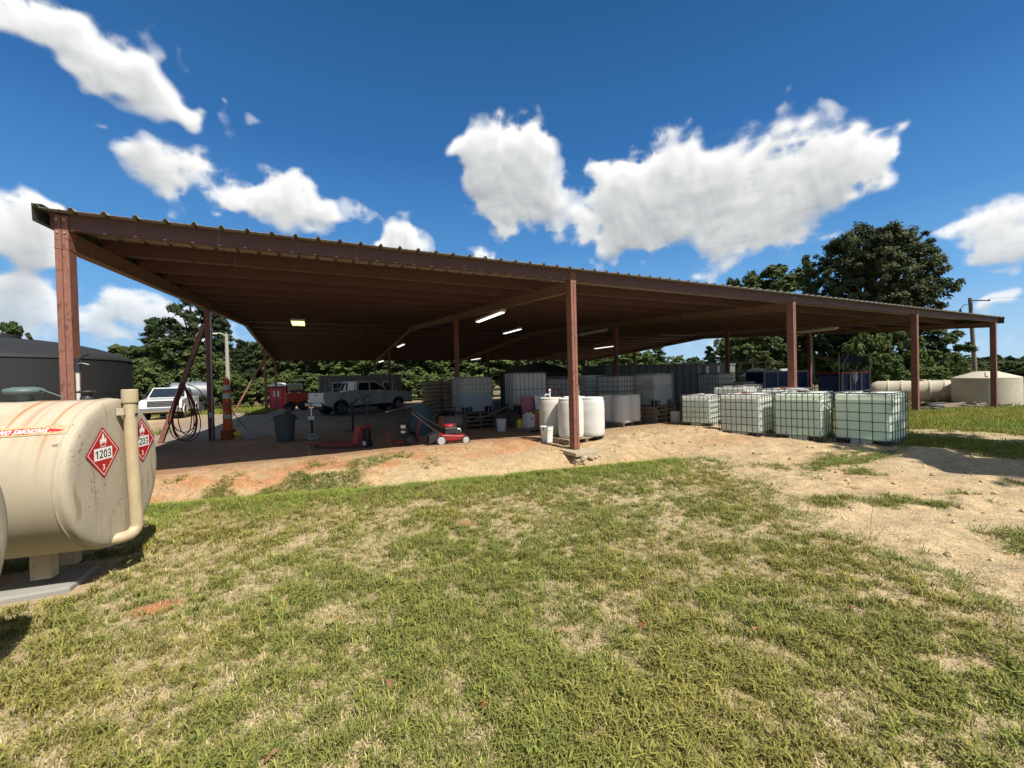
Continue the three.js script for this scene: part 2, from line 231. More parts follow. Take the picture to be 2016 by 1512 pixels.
// how thick the grass stands, 0 to 1
function turf(X, N) {
  const e = lawnEdge(X), patch = fbm2(X * 0.95 + 11, N * 0.95 + 3, 4), fine = fbm2(X * 4.5, N * 4.5 + 20, 3);
  let d = sstep(0.12, -0.12, N - e) * sstep(0.35, -0.7, X - sandEdge(N) + 0.8 * (fine - 0.5)) * (0.45 + 0.45 * sstep(0.34, 0.62, patch * 0.45 + fine * 0.55)) * (0.25 + 0.85 * sstep(0.34, 0.6, 0.5 * fbm2(X * 10 + 3, N * 10, 2) + 0.5 * fbm2(X * 26, N * 26 + 8, 2)));
  d = Math.max(d, sstep(0.7, 0.1, Math.abs(N - e + 0.45)) * sstep(5.9, 4.8, X) * (0.35 + 0.6 * sstep(0.38, 0.55, fine)));
  d *= 1 - 0.5 * sstep(0.62, 0.76, fbm2(X * 2.3 + 60, N * 2.3 + 9, 3));
  const clumps = sstep(0.6, 0.72, fbm2(X * 1.5 + 70, N * 1.5 + 7, 3));
  d = Math.max(d, clumps * 0.75 * sstep(0.35, 0.7, N - e) * sstep(8.4, 7.6, N) * sstep(2.6, 1.2, X));
  d = Math.max(d, clumps * 0.65 * sstep(0, 0.6, X - sandEdge(N)) * sstep(11, 6, X) * sstep(5.2, 4.0, N));
  d = Math.max(d, sstep(0.1, 0.6, bump(X, N, 8.6, 3.75, 1.6, 0.3)) * 0.7);
  const lane = Math.max(sstep(1.15, 0.65, Math.abs(X - 13.25 + 0.12 * (N - 4) + 1.1 * (fine - 0.5))) * sstep(6.6, 5.4, N), 0.8 * sstep(0.25, 0.6, bump(X, N, 18.5, 6.1, 1.6, 0.45)));
  const right = sstep(10.4, 11.2, X + 0.8 * (fine - 0.5)) * sstep(9.5, 7, N) * (1 - 0.93 * lane) * (0.5 + 0.5 * sstep(0.35, 0.55, patch));
  d = Math.max(d, right * sstep(60, 40, X));
  if (X < -5 && N > 6) d = Math.max(d, 0.5 * sstep(0.5, 0.62, patch));
  d *= 1 - sstep(0.5, 0.85, bump(X, N, -1.05, 3.72, 0.2, 0.14)) - 0.9 * sstep(0.5, 0.9, bump(X, N, 1.42, 4.2, 0.14, 0.12));
  return clamp(d);
}
function soil(X, N) { // linear base colour of the earth
  const a = fbm2(X * 0.7 + 5, N * 0.7, 4), b = fbm2(X * 3.3, N * 3.3 + 9, 4), c = fbm2(X * 12, N * 12, 2);
  const sand = [0.475, 0.355, 0.2], clay = [0.39, 0.2, 0.09], thatch = [0.41, 0.32, 0.185], dirt = [0.29, 0.165, 0.088], grey = [0.27, 0.25, 0.22];
  const lerp = (p, q, t) => p.map((v, i) => mix(v, q[i], clamp(t)));
  const e = lawnEdge(X);
  let col = lerp(sand, clay, 0.2 * sstep(0.5, 0.7, a));
  const lawn = sstep(0.25, -0.2, N - e) * sstep(0.5, -0.5, X - sandEdge(N)) + sstep(10.5, 11.5, X) * sstep(9, 7, N) * 0.5;
  col = lerp(col, thatch, lawn * (0.3 + 0.7 * sstep(0.38, 0.6, b)));
  col = lerp(col, clay, 0.85 * sstep(7.0, 7.9, N + 0.7 * (b - 0.5)) * sstep(6.2, 4.6, X) * sstep(12, 9, N) * (0.45 + 0.8 * sstep(0.42, 0.6, b)));
  col = lerp(col, clay, 0.5 * bump(X, N, 8.4, 6.2, 2.4, 0.5));
  col = lerp(col, dirt, sstep(7.8, 9.5, N + 1.5 * (b - 0.5)) * sstep(30, 26, X) * sstep(-9, -5, X) * (0.45 + 0.5 * a));
  col = lerp(col, grey, sstep(13.5, 16, N + 2 * (a - 0.5)) * sstep(30, 26, X) * sstep(-8, -3, X) * sstep(42, 38, N) * 0.85);
  col = lerp(col, dirt, 0.55 * bump(X, N, 7.4, 7.2, 1.9, 0.6) * sstep(0.5, 0.66, b));
  col = lerp(col, [0.32, 0.235, 0.145], 0.45 * sstep(0.56, 0.7, fbm2(X * 2.1 + N * 1.7, N * 4.2 - X * 1.1, 3)) * sstep(5.4, 6.4, X) * sstep(13, 9, X) * sstep(6.3, 5, N));
  const red = Math.max(bump(X, N, -1.05, 3.72, 0.17, 0.12), bump(X, N, 1.42, 4.2, 0.12, 0.09), 0.8 * bump(X, N, 1.12, 3.35, 0.07, 0.06), 0.7 * bump(X, N, 2.35, 4.75, 0.14, 0.08));
  col = lerp(col, [0.42, 0.16, 0.065], sstep(0.28, 0.6, red + 0.25 * (b - 0.5)));
  const far = Math.max(sstep(40, 55, N), sstep(30, 44, X), sstep(-9, -16, X) * sstep(36, 30, N) * 0.5);
  col = lerp(col, [0.1, 0.12, 0.04], far * (0.55 + 0.6 * (a - 0.3)));
  const k = 0.84 + 0.34 * (b - 0.5) + 0.42 * (c - 0.5) + 0.18 * (a - 0.5);
  return col.map((v) => v * (k + 0.14));
}
const sheetAxis = (lo, hi, step, a, b) => { const out = []; for (let v = lo; v <= hi + 1e-6; v += step) out.push(v); let s = step; for (let v = hi; v < b;) { s *= 1.1; v += s; out.push(v); } s = step; for (let v = lo; v > a;) { s *= 1.1; v -= s; out.unshift(v); } return out; };
const xs = sheetAxis(-5, 14, 0.055, -1200, 1500), ns = sheetAxis(0.2, 10, 0.05, -900, 1500);
{
  const nx = xs.length, nn = ns.length, pos = new Float32Array(nx * nn * 3), col = new Float32Array(nx * nn * 3), uv = new Float32Array(nx * nn * 2), idx = [];
  for (let j = 0; j < nn; j++) for (let i = 0; i < nx; i++) {
    const k = j * nx + i, X = xs[i], N = ns[j], c = soil(X, N);
    pos.set([X, groundY(X, N), -N], k * 3); col.set(c, k * 3); uv.set([X / 1.7, N / 1.7], k * 2);
    if (i < nx - 1 && j < nn - 1) idx.push(k, k + 1, k + nx, k + 1, k + nx + 1, k + nx);
  }
  const g = new THREE.BufferGeometry(); g.setAttribute('position', new THREE.BufferAttribute(pos, 3)); g.setAttribute('color', new THREE.BufferAttribute(col, 3)); g.setAttribute('uv', new THREE.BufferAttribute(uv, 2)); g.setIndex(idx); g.computeVertexNormals();
  const earth = tex(1024, (u, v) => { const a = fbm2(u * 24, v * 24, 5, 32), b = vn2(u * 220, v * 220, 256), s = sstep(0.7, 0.8, vn2(u * 90 + 5, v * 90, 128)), k = 0.8 + 0.34 * (a - 0.5) + 0.3 * (b - 0.5) - 0.22 * s; return [k, k * 0.995, k * 0.985]; });
  const rough = tex(1024, (u, v) => { const k = 0.6 * fbm2(u * 24, v * 24, 5, 32) + 0.4 * vn2(u * 140, v * 140, 128); return [k, k, k]; }, { raw: true });
  const m = new THREE.MeshStandardMaterial({ vertexColors: true, map: earth, bumpMap: rough, bumpScale: 0.016, roughness: 0.97 });
  const o = new THREE.Mesh(g, m); o.name = 'ground'; o.userData.kind = 'structure'; o.userData.label = 'sandy yard of pale dirt and thin lawn around the shed'; o.userData.category = 'ground'; o.receiveShadow = o.castShadow = true; scene.add(o);
}

// ---------------------------------------------------------------- the open shed: 25 ft bays, low gable, ribbed sheets
const BAY = 7.62, X0 = -2.773, N0 = 7.075, EAVE_N = 6.86, RIDGE_N = 22.25, SLOPE = 0.0673;
const sheetY = (N) => 3.76 + SLOPE * (RIDGE_N - EAVE_N - Math.abs(N - RIDGE_N));
{
  const shed = thing('open_shed', 'large open-sided steel shed with red columns and a ribbed metal roof', 'shed', [0, 0, 0]);
  const dark = M.primerShaded;
  // columns: two channels toe to toe, with a seam down the outer faces
  const column = (X, N, y0, y1, mat = M.red, w = 0.13, d = 0.19) => {
    const h = y1 - y0, p = [];
    for (const s of [-1, 1]) p.push(rbox(w / 2 - 0.003, h, d, 0.008, s * (w / 4 + 0.0015), h / 2, 0));
    p.push(box(0.02, h - 0.02, d - 0.03, 0, h / 2, 0));
    const m = mesh('column', p, mat, shed); m.position.set(X, y0, -N); return m;
  };
  for (let k = 0; k < 5; k++) {
    const X = X0 + BAY * k;
    for (let j = 0; j < 5; j++) {
      if (j === 2) continue;
      const N = N0 + BAY * j - (j === 4 ? 0.1 : 0), gy = k === 1 && j === 0 ? 0.067 : groundY(X, N) + 0.02;
      const c = column(X, N, gy, j === 0 || j === 4 ? sheetY(N) - 0.03 : sheetY(N) - 0.432);
      if (j === 0 || j === 4) {                                                                  // cap plates and bolts at the knee
        mesh('weld_plate', [box(0.138, 0.012, 0.198, 0, 0, 0)], M.red, c).position.set(0, sheetY(N) - 0.445 - gy, 0);
        if (j === 0) for (const sx of [-0.035, 0.035]) for (const sy of [-0.09, -0.25]) mesh('bolt', [cyl(0.011, 0.011, 0.014, 0, 0, 0, Math.PI / 2, 0, 0, 6)], M.bolt, c).position.set(sx, sheetY(N) + sy - gy, 0.1);
      }
      if (j === 0 && k !== 1) mesh('footing', [rbox(0.62, 0.3, 0.62, 0.03, 0, 0, 0)], M.concrete, shed).position.set(X, gy - 0.14, -N);
    }
    // rafters: I section, one each side of the ridge
    for (const s of [-1, 1]) {
      const a = [X, 0, 0], Na = s < 0 ? N0 + 0.095 : RIDGE_N, Nb = s < 0 ? RIDGE_N : N0 + 4 * BAY - 0.2, ya = sheetY(Na) - 0.215, yb = sheetY(Nb) - 0.215;
      const L = (y, w, h) => beam([X, ya + y, -Na], [X, yb + y, -Nb], w, h);
      mesh('rafter', [L(-0.1125, 0.008, 0.2), L(-0.006, 0.13, 0.009), L(-0.2165, 0.13, 0.009)], M.rafter, shed);
      for (const t of [0.25, 0.5, 0.75]) mesh('stiffener', [box(0.12, 0.195, 0.006, X, mix(ya, yb, t) - 0.1125, -mix(Na, Nb, t))], M.rafter, shed);
    }
    mesh('ridge_plate', [box(0.14, 0.24, 0.03, X, sheetY(RIDGE_N) - 0.335, -RIDGE_N)], M.rafter, shed);
  }
  // purlins: Z sections in 11 rows a side, eave struts outermost
  const xa = X0 - 0.1, xb = X0 + 4 * BAY + 0.4, len = xb - xa, xm = (xa + xb) / 2;
  for (let i = 0; i < 12; i++) for (const s of [-1, 1]) {
    const N = s < 0 ? 7.0 + 1.385 * i : RIDGE_N * 2 - 7.0 - 1.385 * i, y = sheetY(N) - 0.004, eave = i === 0;
    if (eave) {
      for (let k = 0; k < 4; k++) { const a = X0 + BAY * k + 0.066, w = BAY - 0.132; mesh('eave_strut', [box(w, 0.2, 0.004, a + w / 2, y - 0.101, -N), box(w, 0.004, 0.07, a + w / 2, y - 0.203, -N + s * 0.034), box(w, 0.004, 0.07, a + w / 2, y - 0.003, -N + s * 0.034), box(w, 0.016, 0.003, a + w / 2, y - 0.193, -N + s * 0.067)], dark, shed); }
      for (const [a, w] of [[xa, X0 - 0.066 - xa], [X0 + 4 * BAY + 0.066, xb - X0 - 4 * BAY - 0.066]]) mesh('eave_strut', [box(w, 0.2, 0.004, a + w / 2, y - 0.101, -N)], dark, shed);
    } else {
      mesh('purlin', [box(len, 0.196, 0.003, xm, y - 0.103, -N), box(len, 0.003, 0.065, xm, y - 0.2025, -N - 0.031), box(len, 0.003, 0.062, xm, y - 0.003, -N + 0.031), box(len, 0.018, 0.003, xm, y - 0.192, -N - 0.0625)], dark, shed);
    }
  }
  // roof sheets, three ribs to a sheet
  const sheetProfile = (w, T = 0.004) => { const top = [], R = 0.04; for (let k = 0; k < 3; k++) { const c = k * 0.3048; top.push([c - 0.034, 0], [c - 0.013, R], [c + 0.013, R], [c + 0.034, 0]); for (const m of [0.1016, 0.2032]) top.push([c + m - 0.014, 0], [c + m - 0.008, 0.004], [c + m + 0.008, 0.004], [c + m + 0.014, 0]); } top.push([0.9144 - 0.036, 0]); return [...top, ...top.slice().reverse().map(([x, y]) => [x, y - T])]; };
  const near = RIDGE_N - EAVE_N + 0.02, tilt = Math.atan(SLOPE), sg = prism(sheetProfile(0.9144), near / Math.cos(tilt)); boxUV(sg);
  const sheetLeft = X0 - 0.16;
  for (let i = 0; i < 34; i++) for (const s of [-1, 1]) {
    const N = RIDGE_N + s * near / 2;
    shared('roof_sheet', sg, M.galv, shed, [sheetLeft + i * 0.9144, sheetY(N) + 0.004 + (i % 2) * 0.001, -N], [s < 0 ? tilt : -tilt, 0, 0]);
  }
  const xr = sheetLeft + 34 * 0.9144;
  mesh('ridge_cap', [box(xr - sheetLeft, 0.004, 0.24, (xr + sheetLeft) / 2, sheetY(RIDGE_N) + 0.042, -RIDGE_N + 0.118, tilt, 0, 0), box(xr - sheetLeft, 0.004, 0.24, (xr + sheetLeft) / 2, sheetY(RIDGE_N) + 0.042, -RIDGE_N - 0.118, -tilt, 0, 0)], M.galv, shed);
  for (const X of [sheetLeft - 0.03, xr - 0.02]) for (const s of [-1, 1]) {
    const deep = X < 0 ? 0.2 : 0.29;
    const Na = RIDGE_N, Nb = s < 0 ? EAVE_N - 0.02 : 2 * RIDGE_N - EAVE_N + 0.02, k = X < 0 ? 1 : -1, L = (dx, y, w, h) => beam([X + dx, sheetY(Na) + y, -Na], [X + dx, sheetY(Math.abs(Nb - RIDGE_N) > 15.4 ? EAVE_N : Nb) + y, -Nb], w, h);
    mesh('rake_trim', [L(0, 0.04 - deep / 2, 0.004, deep), L(k * 0.045, 0.041, 0.09, 0.004), L(k * 0.028, 0.038 - deep, 0.06, 0.004)], M.trimDark, shed);
  }
  // raking braces on the open end, and the pipe run down a column
  mesh('brace', [beam([-2.86, 3.42, -14.72], [-4.02, groundY(-4.02, 14.9), -14.9], 0.1, 0.11)], M.red, shed);
  mesh('brace', [beam([-2.86, 3.2, -29.9], [-4.6, -0.2, -30.1], 0.1, 0.1)], M.red, shed);
  mesh('conduit', [tube([[-2.66, 3.75, -14.5], [-2.66, 3.5, -14.48], [-2.69, 1.5, -14.48], [-2.72, 0.05, -14.48]], 0.022, 30)], M.steel, shed);
  mesh('conduit_box', [rbox(0.1, 0.16, 0.07, 0.01, -2.72, 0.75, -14.44)], M.steel, shed);
  // the exposed pad under the second front column, undercut by rain
  const pad = mesh('footing', [rbox(0.58, 0.075, 0.62, 0.012, 0, 0, 0)], M.concrete, shed); pad.position.set(X0 + BAY + 0.02, 0.029, -N0 + 0.12); pad.userData.label = 'exposed concrete pad washed out below one column';
  const rk = mulberry(9), stones = [];
  for (let i = 0; i < 46; i++) { const g = new THREE.IcosahedronGeometry(0.02 + rk() * 0.045, 1), p = g.attributes.position, sd = rk() * 50; for (let v = 0; v < p.count; v++) { const f = 0.75 + 0.5 * vn3(p.getX(v) * 30 + sd, p.getY(v) * 30, p.getZ(v) * 30); p.setXYZ(v, p.getX(v) * f, p.getY(v) * f * 0.8, p.getZ(v) * f); } const X = X0 + BAY - 0.26 + rk() * 0.56, N = 6.78 - rk() * 0.2, gy = groundY(X, N); g.translate(X, Math.min(-0.03, mix(gy, -0.02, rk() ** 1.5)), -N); stones.push(g); }
  const st = mesh('rubble', stones.map((g) => { g.computeVertexNormals(); return g; }), M.concrete, shed); st.userData.kind = 'stuff';
}
// strip lights slung below the frames
const tubeLit = new THREE.MeshStandardMaterial({ color: 0xffffff, emissive: lin(1, 0.96, 0.88), emissiveIntensity: 1.1 }), tubeYellow = new THREE.MeshStandardMaterial({ color: 0xffffff, emissive: lin(1, 0.8, 0.32), emissiveIntensity: 1.5 }), tubeOff = std([0.7, 0.7, 0.68], 0.4), lampWhite = std([0.62, 0.62, 0.58], 0.5);
function stripLight(X, N, y, len, lit, label, name = 'strip_light') {
  const t = thing(name, label, 'ceiling light', [X, y, -N], 0, 'strip lights under the shed roof');
  mesh('housing', [rbox(0.16, 0.07, len, 0.008, 0, 0, 0)], lampWhite, t);
  for (const s of [-1, 1]) mesh('light_tube', [cyl(0.017, 0.017, len - 0.12, s * 0.045, -0.058, 0, Math.PI / 2, 0, 0, 10)], lit ? tubeLit : tubeOff, t);
  for (const s of [-1, 1]) mesh('hanger', [cyl(0.006, 0.006, 0.32, 0, 0.19, s * len * 0.35, 0, 0, 0, 6)], M.steel, t);
  if (lit) { const l = new THREE.RectAreaLight(new THREE.Color(1, 0.96, 0.88), 1.1, 0.13, len - 0.1); l.position.set(0, -0.08, 0); l.rotation.x = -Math.PI / 2; t.add(l); }
}
stripLight(5.12, 12.1, 3.62, 2.2, 1, 'lit strip light beside the rafter of the middle frame');
stripLight(5.08, 26.8, 3.98, 2.2, 1, 'lit strip light far along the frame above the parked pickup');
stripLight(5.08, 35.6, 3.42, 2.4, 1, 'lit strip light at the far eave above the pickup');
stripLight(9.0, 18.4, 4.02, 2.0, 1, 'lit strip light in the dark middle of the roof');
stripLight(12.55, 32.9, 3.45, 2.2, 1, 'lit strip light near the far eave above stored totes');
stripLight(18.9, 23.6, 3.75, 2.2, 1, 'lit strip light above the steel container wall');
stripLight(12.6, 16.6, 3.82, 2.2, 0, 'unlit strip light beside the third frame');
stripLight(20.22, 10.4, 3.4, 1.6, 0, 'unlit white strip light near the fourth front column');
{
  const t = thing('bay_light', 'square yellow lit light under the near roof slope', 'ceiling light', [-0.52, 4.1, -18.5]);
  mesh('housing', [rbox(0.5, 0.08, 1.2, 0.01, 0, 0, 0)], lampWhite, t);
  for (let k = 0; k < 6; k++) mesh('light_tube', [cyl(0.026, 0.026, 1.1, -0.2 + k * 0.08, -0.062, 0, Math.PI / 2, 0, 0, 10)], tubeYellow, t);
  mesh('hanger', [cyl(0.008, 0.008, 0.3, 0, 0.19, 0.4, 0, 0, 0, 6), cyl(0.008, 0.008, 0.3, 0, 0.19, -0.4, 0, 0, 0, 6)], M.steel, t);
  const l = new THREE.RectAreaLight(new THREE.Color(1, 0.8, 0.32), 1.6, 0.45, 1.1); l.position.set(0, -0.1, 0); l.rotation.x = -Math.PI / 2; t.add(l);
}

// ---------------------------------------------------------------- fuel tanks by the near corner
const creamCap = tex(512, (u, v) => { const a = fbm2(u * 4, v * 4, 5, 4), b = fbm2(u * 30, v * 3, 3, 32), c = vn2(u * 90, v * 90, 128), d = sstep(0.58, 0.72, b) * sstep(0.4, 0.7, a), k = 0.9 + 0.25 * (a - 0.5) + 0.08 * (c - 0.5); return [mix(0.46 * k, 0.25, d * 0.6), mix(0.395 * k, 0.18, d * 0.65), mix(0.295 * k, 0.09, d * 0.7)].map((q, i) => q * (1 - [0.3, 0.45, 0.6][i] * sstep(0.8, 0.88, vn2(u * 70 + 3, v * 70, 128)) * sstep(0.5, 0.66, fbm2(u * 6 + 2, v * 6, 3, 8)))); });
const creamShell = tex(1024, (u, v) => { // u along 3.2 m, v round the drum, top at 0.5; rust weeps from the crown
  const ang = (v - 0.5) * 2 * Math.PI, below = Math.abs(ang), a = fbm2(u * 8, v * 6, 5, 8), streak = 0.55 * vn2(u * 64 + 2, v * 2, 64) + 0.45 * vn2(u * 128 + 9, v * 5, 128), wide = fbm2(u * 32, 3.3, 3, 32);
  const reach = 0.2 + 1.9 * sstep(0.4, 0.68, wide) * (0.3 + streak), rust = sstep(reach, reach * 0.25, below) * sstep(0.48, 0.72, streak * 0.75 + wide * 0.25), top = sstep(0.2, 0.06, below + 0.12 * (streak - 0.5));
  const k = 0.9 + 0.26 * (a - 0.5), scr = sstep(0.83, 0.87, vn2(u * 34 + v * 30, v * 90 - u * 8, 128)) * sstep(0.55, 0.66, fbm2(u * 9 + 9, v * 9, 2, 16));
  const p = [0.485 * k, 0.415 * k, 0.3 * k], r = [0.34, 0.15, 0.045], d = [0.09, 0.042, 0.02], grime = sstep(0.52, 0.7, fbm2(u * 20 + 5, v * 14, 4, 32)) * sstep(1.5, 0.5, below);
  return [0, 1, 2].map((i) => mix(mix(mix(mix(p[i], [0.3, 0.22, 0.12][i], grime * 0.55), r[i], rust * 0.85), d[i], top * (0.35 + 0.5 * streak)), 0.07, scr * 0.7));
});
const placardTex = canvasTex(512, 512, (c) => {
  c.fillStyle = '#b5121f'; c.fillRect(0, 0, 512, 512);
  c.save(); c.translate(256, 256); c.rotate(Math.PI / 4); c.strokeStyle = '#f4f1ec'; c.lineWidth = 7; c.strokeRect(-158, -158, 316, 316); c.restore();
  c.fillStyle = '#f6f3ee';
  c.beginPath(); c.moveTo(256, 62); c.bezierCurveTo(292, 100, 268, 112, 286, 128); c.bezierCurveTo(296, 118, 292, 108, 298, 104); c.bezierCurveTo(322, 150, 300, 176, 284, 182); c.bezierCurveTo(290, 166, 280, 156, 272, 146); c.bezierCurveTo(268, 160, 258, 160, 256, 172); c.bezierCurveTo(248, 164, 250, 156, 246, 150); c.bezierCurveTo(236, 162, 232, 170, 236, 182); c.bezierCurveTo(208, 172, 200, 140, 222, 112); c.bezierCurveTo(226, 122, 232, 124, 234, 128); c.bezierCurveTo(240, 104, 246, 92, 256, 62); c.fill();
  c.fillRect(212, 190, 88, 7);
  c.fillRect(120, 208, 272, 118);
  c.fillStyle = '#151515'; c.font = 'bold 112px sans-serif'; c.textAlign = 'center'; c.textBaseline = 'middle'; c.fillText('1203', 256, 270, 250);
  c.fillStyle = '#f6f3ee'; c.font = 'bold 74px sans-serif'; c.fillText('3', 256, 400);
});
const noSmokeTex = canvasTex(1024, 160, (c, w, h) => {
  c.fillStyle = '#b39a72'; c.fillRect(0, 0, w, h);
  const g = mulberry(3); c.fillStyle = '#b1222a'; c.beginPath(); c.moveTo(30, 40); c.lineTo(380, 26); c.lineTo(640, 34); c.lineTo(820, 60); c.lineTo(960, 84); c.lineTo(900, 112); c.lineTo(620, 120); c.lineTo(420, 142); c.lineTo(20, 138); c.fill();
  c.fillStyle = '#efe7da'; c.font = 'italic bold 104px sans-serif'; c.textBaseline = 'middle'; c.fillText('NO SMOKING', 40, 84, 930);
  for (let i = 0; i < 60; i++) { c.fillStyle = ['#a98e66', '#bfa67c', '#9c8259'][i % 3]; const x = g() * w, y = g() < 0.5 ? g() * 34 : h - g() * 36; c.beginPath(); c.ellipse(x, y, 8 + g() * 40, 3 + g() * 9, g(), 0, 7); c.fill(); }
});
M.cap = std([1, 1, 1], 0.7, { map: creamCap }); M.shell = std([1, 1, 1], 0.65, { map: creamShell });
function fuelTank(name, label, X, N, yc, turn, full) {
  const R = 0.61, L = 3.2, g0 = groundY(X, N), t = thing(name, label, 'fuel tank', [X, g0, -N], -turn, 'cream fuel tanks'), y = yc - g0;
  { // shell
    const p = [], uv = [], idx = [], nx = 40, na = 72;
    for (let i = 0; i <= nx; i++) for (let j = 0; j <= na; j++) { const a = (j / na - 0.5) * 2 * Math.PI, x = -0.03 - (L - 0.03) * i / nx, dent = 0.004 * (fbm2(x * 3 + 5, a * 2 + 9, 2) - 0.5); p.push(x, y + (R + dent) * Math.cos(a), (R + dent) * Math.sin(a)); uv.push(-x / L, j / na); if (i < nx && j < na) { const k = i * (na + 1) + j; idx.push(k, k + 1, k + na + 1, k + 1, k + na + 2, k + na + 1); } }
    const g = new THREE.BufferGeometry(); g.setAttribute('position', new THREE.Float32BufferAttribute(p, 3)); g.setAttribute('uv', new THREE.Float32BufferAttribute(uv, 2)); g.setIndex(idx); g.computeVertexNormals();
    const m = new THREE.Mesh(g, M.shell); m.name = 'shell'; m.castShadow = m.receiveShadow = true; t.add(m);
  }
  const cap = lathe([[0, 0.012], [0.3, 0.011], [0.52, 0.006], [0.575, -0.002], [0.6, -0.014], [0.611, -0.032], [0.611, -0.05]], 72); cap.rotateZ(-Math.PI / 2); cap.translate(0, y, 0);
  mesh('end_cap', [cap], M.cap, t);
  const back = lathe([[0.61, 0], [0.6, -0.02], [0.5, -0.03], [0, -0.035]], 48); back.rotateZ(-Math.PI / 2); back.translate(-L, y, 0); mesh('end_cap', [back], M.cap, t);
  const weld = new THREE.TorusGeometry(0.611, 0.006, 8, 120), wp = weld.attributes.position; for (let i = 0; i < wp.count; i++) { const a = Math.atan2(wp.getY(i), wp.getX(i)), f = 1 + 0.003 * (vn2(a * 30 + 100, 1) - 0.5); wp.setXYZ(i, wp.getX(i) * f, wp.getY(i) * f, wp.getZ(i) + 0.006 * (vn2(a * 14 + 60, 5) - 0.5)); } weld.rotateY(Math.PI / 2); weld.translate(-0.075, y, 0); mesh('weld_seam', [weld], M.cap, t);
  for (const lx of [-0.42, -2.6]) {
    mesh('pad', [rbox(0.5, 0.07, 0.44, 0.02, lx - 0.05, 0.022, 0.1, 0, 0.12, 0)], M.concreteGrey, t);
    for (const z of [-0.1, 0.16]) mesh('leg', [box(0.125, y - 0.5, 0.012, lx, (y - 0.42) / 2 + 0.07, z + 0.03), box(0.01, y - 0.5, 0.07, lx + 0.058, (y - 0.42) / 2 + 0.07, z - 0.01), box(0.01, y - 0.5, 0.07, lx - 0.058, (y - 0.42) / 2 + 0.07, z - 0.01)], M.cap, t);
  }
  if (!full) return t;
  // fill pipe with coupling and elbow in front of the cap
  const pz = -0.02, pipe = mesh('pipe', [tube([[0.075, y + 0.66, pz], [0.075, y + 0.2, pz], [0.08, y - 0.4, pz - 0.02], [0.078, y - 0.5, pz - 0.02], [0.06, y - 0.545, pz + 0.02], [0.02, y - 0.55, pz + 0.09], [-0.04, y - 0.545, pz + 0.13]], 0.045, 60, 20)], M.creamPipe, t);
  mesh('coupling', [lathe([[0, 0.115], [0.05, 0.115], [0.056, 0.108], [0.056, 0.004], [0.05, 0]], 24).translate(0.075, y + 0.57, pz)], M.creamPipe, pipe);
  mesh('bracket', [box(0.05, 0.06, 0.03, 0.04, y + 0.5, pz + 0.06)], M.cap, pipe);
  mesh('stain', [box(0.004, 0.02, 0.035, 0.0, 0, 0)], M.black, pipe).position.set(0.121, y + 0.47, pz + 0.01);
  for (const [z, up, s] of [[0.232, 0.19, 1], [-0.31, 0.215, 1]]) { const g = new THREE.CircleGeometry(0.204 * s, 4); const m = new THREE.Mesh(g, M.placard); m.name = 'hazard_placard'; m.userData.label = 'red diamond placard with a flame, 1203 and 3'; m.rotation.y = Math.PI / 2; m.position.set(0.0145, y + up, z); m.castShadow = m.receiveShadow = true; t.add(m); }
  { const p = [], uv = [], idx = [], r = R + 0.005; for (let i = 0; i <= 12; i++) for (let j = 0; j <= 6; j++) { const x = -0.46 + 0.4 * i / 12, a = 0.925 - 0.125 * j / 6 - 0.012 * i / 12; p.push(x, y + r * Math.cos(a), r * Math.sin(a)); uv.push(i / 12, j / 6); if (i < 12 && j < 6) { const k = i * 7 + j; idx.push(k, k + 7, k + 1, k + 1, k + 7, k + 8); } }
    const g = new THREE.BufferGeometry(); g.setAttribute('position', new THREE.Float32BufferAttribute(p, 3)); g.setAttribute('uv', new THREE.Float32BufferAttribute(uv, 2)); g.setIndex(idx); g.computeVertexNormals(); const m = new THREE.Mesh(g, M.noSmoke); m.name = 'warning_strip'; m.userData.label = 'peeling red strip reading NO SMOKING'; m.castShadow = m.receiveShadow = true; t.add(m); }
  const vent = mesh('vent_cap', [lathe([[0, 0.1], [0.06, 0.1], [0.11, 0.085], [0.115, 0.06], [0.1, 0.045], [0.05, 0.04], [0.05, -0.02]], 28).translate(-0.6, y + R + 0.015, 0)], M.ventGreen, t);
  mesh('lever', [bar([-0.5, y + R + 0.1, 0.02], [-0.32, y + R + 0.02, 0.05], 0.006)], M.ventGreen, vent);
  mesh('fill_cap', [lathe([[0, 0.07], [0.05, 0.07], [0.05, 0.05], [0.03, 0.045], [0.03, 0.02], [0.045, 0.015], [0.045, -0.02]], 20).translate(-0.2, y + R + 0.005, 0), box(0.14, 0.016, 0.03, -0.2, y + R + 0.062, 0)], M.black, t);
  return t;
}
M.concreteGrey = std([0.28, 0.27, 0.24], 0.95, { map: speck }); M.creamPipe = std([0.47, 0.375, 0.23], 0.5, { map: speck }); M.ventGreen = std([0.09, 0.13, 0.125], 0.5);
M.placard = std([1, 1, 1], 0.4, { map: placardTex, side: THREE.DoubleSide }); M.noSmoke = std([1, 1, 1], 0.55, { map: noSmokeTex, side: THREE.DoubleSide });
fuelTank('fuel_tank', 'rust-streaked cream fuel tank with two red 1203 placards and a vertical pipe', -1.5, 4.55, 0.87, 0.15, true);
fuelTank('fuel_tank', 'plain end of a second cream fuel tank cut off by the picture edge', -1.6, 2.66, 0.83, 0.1, false);

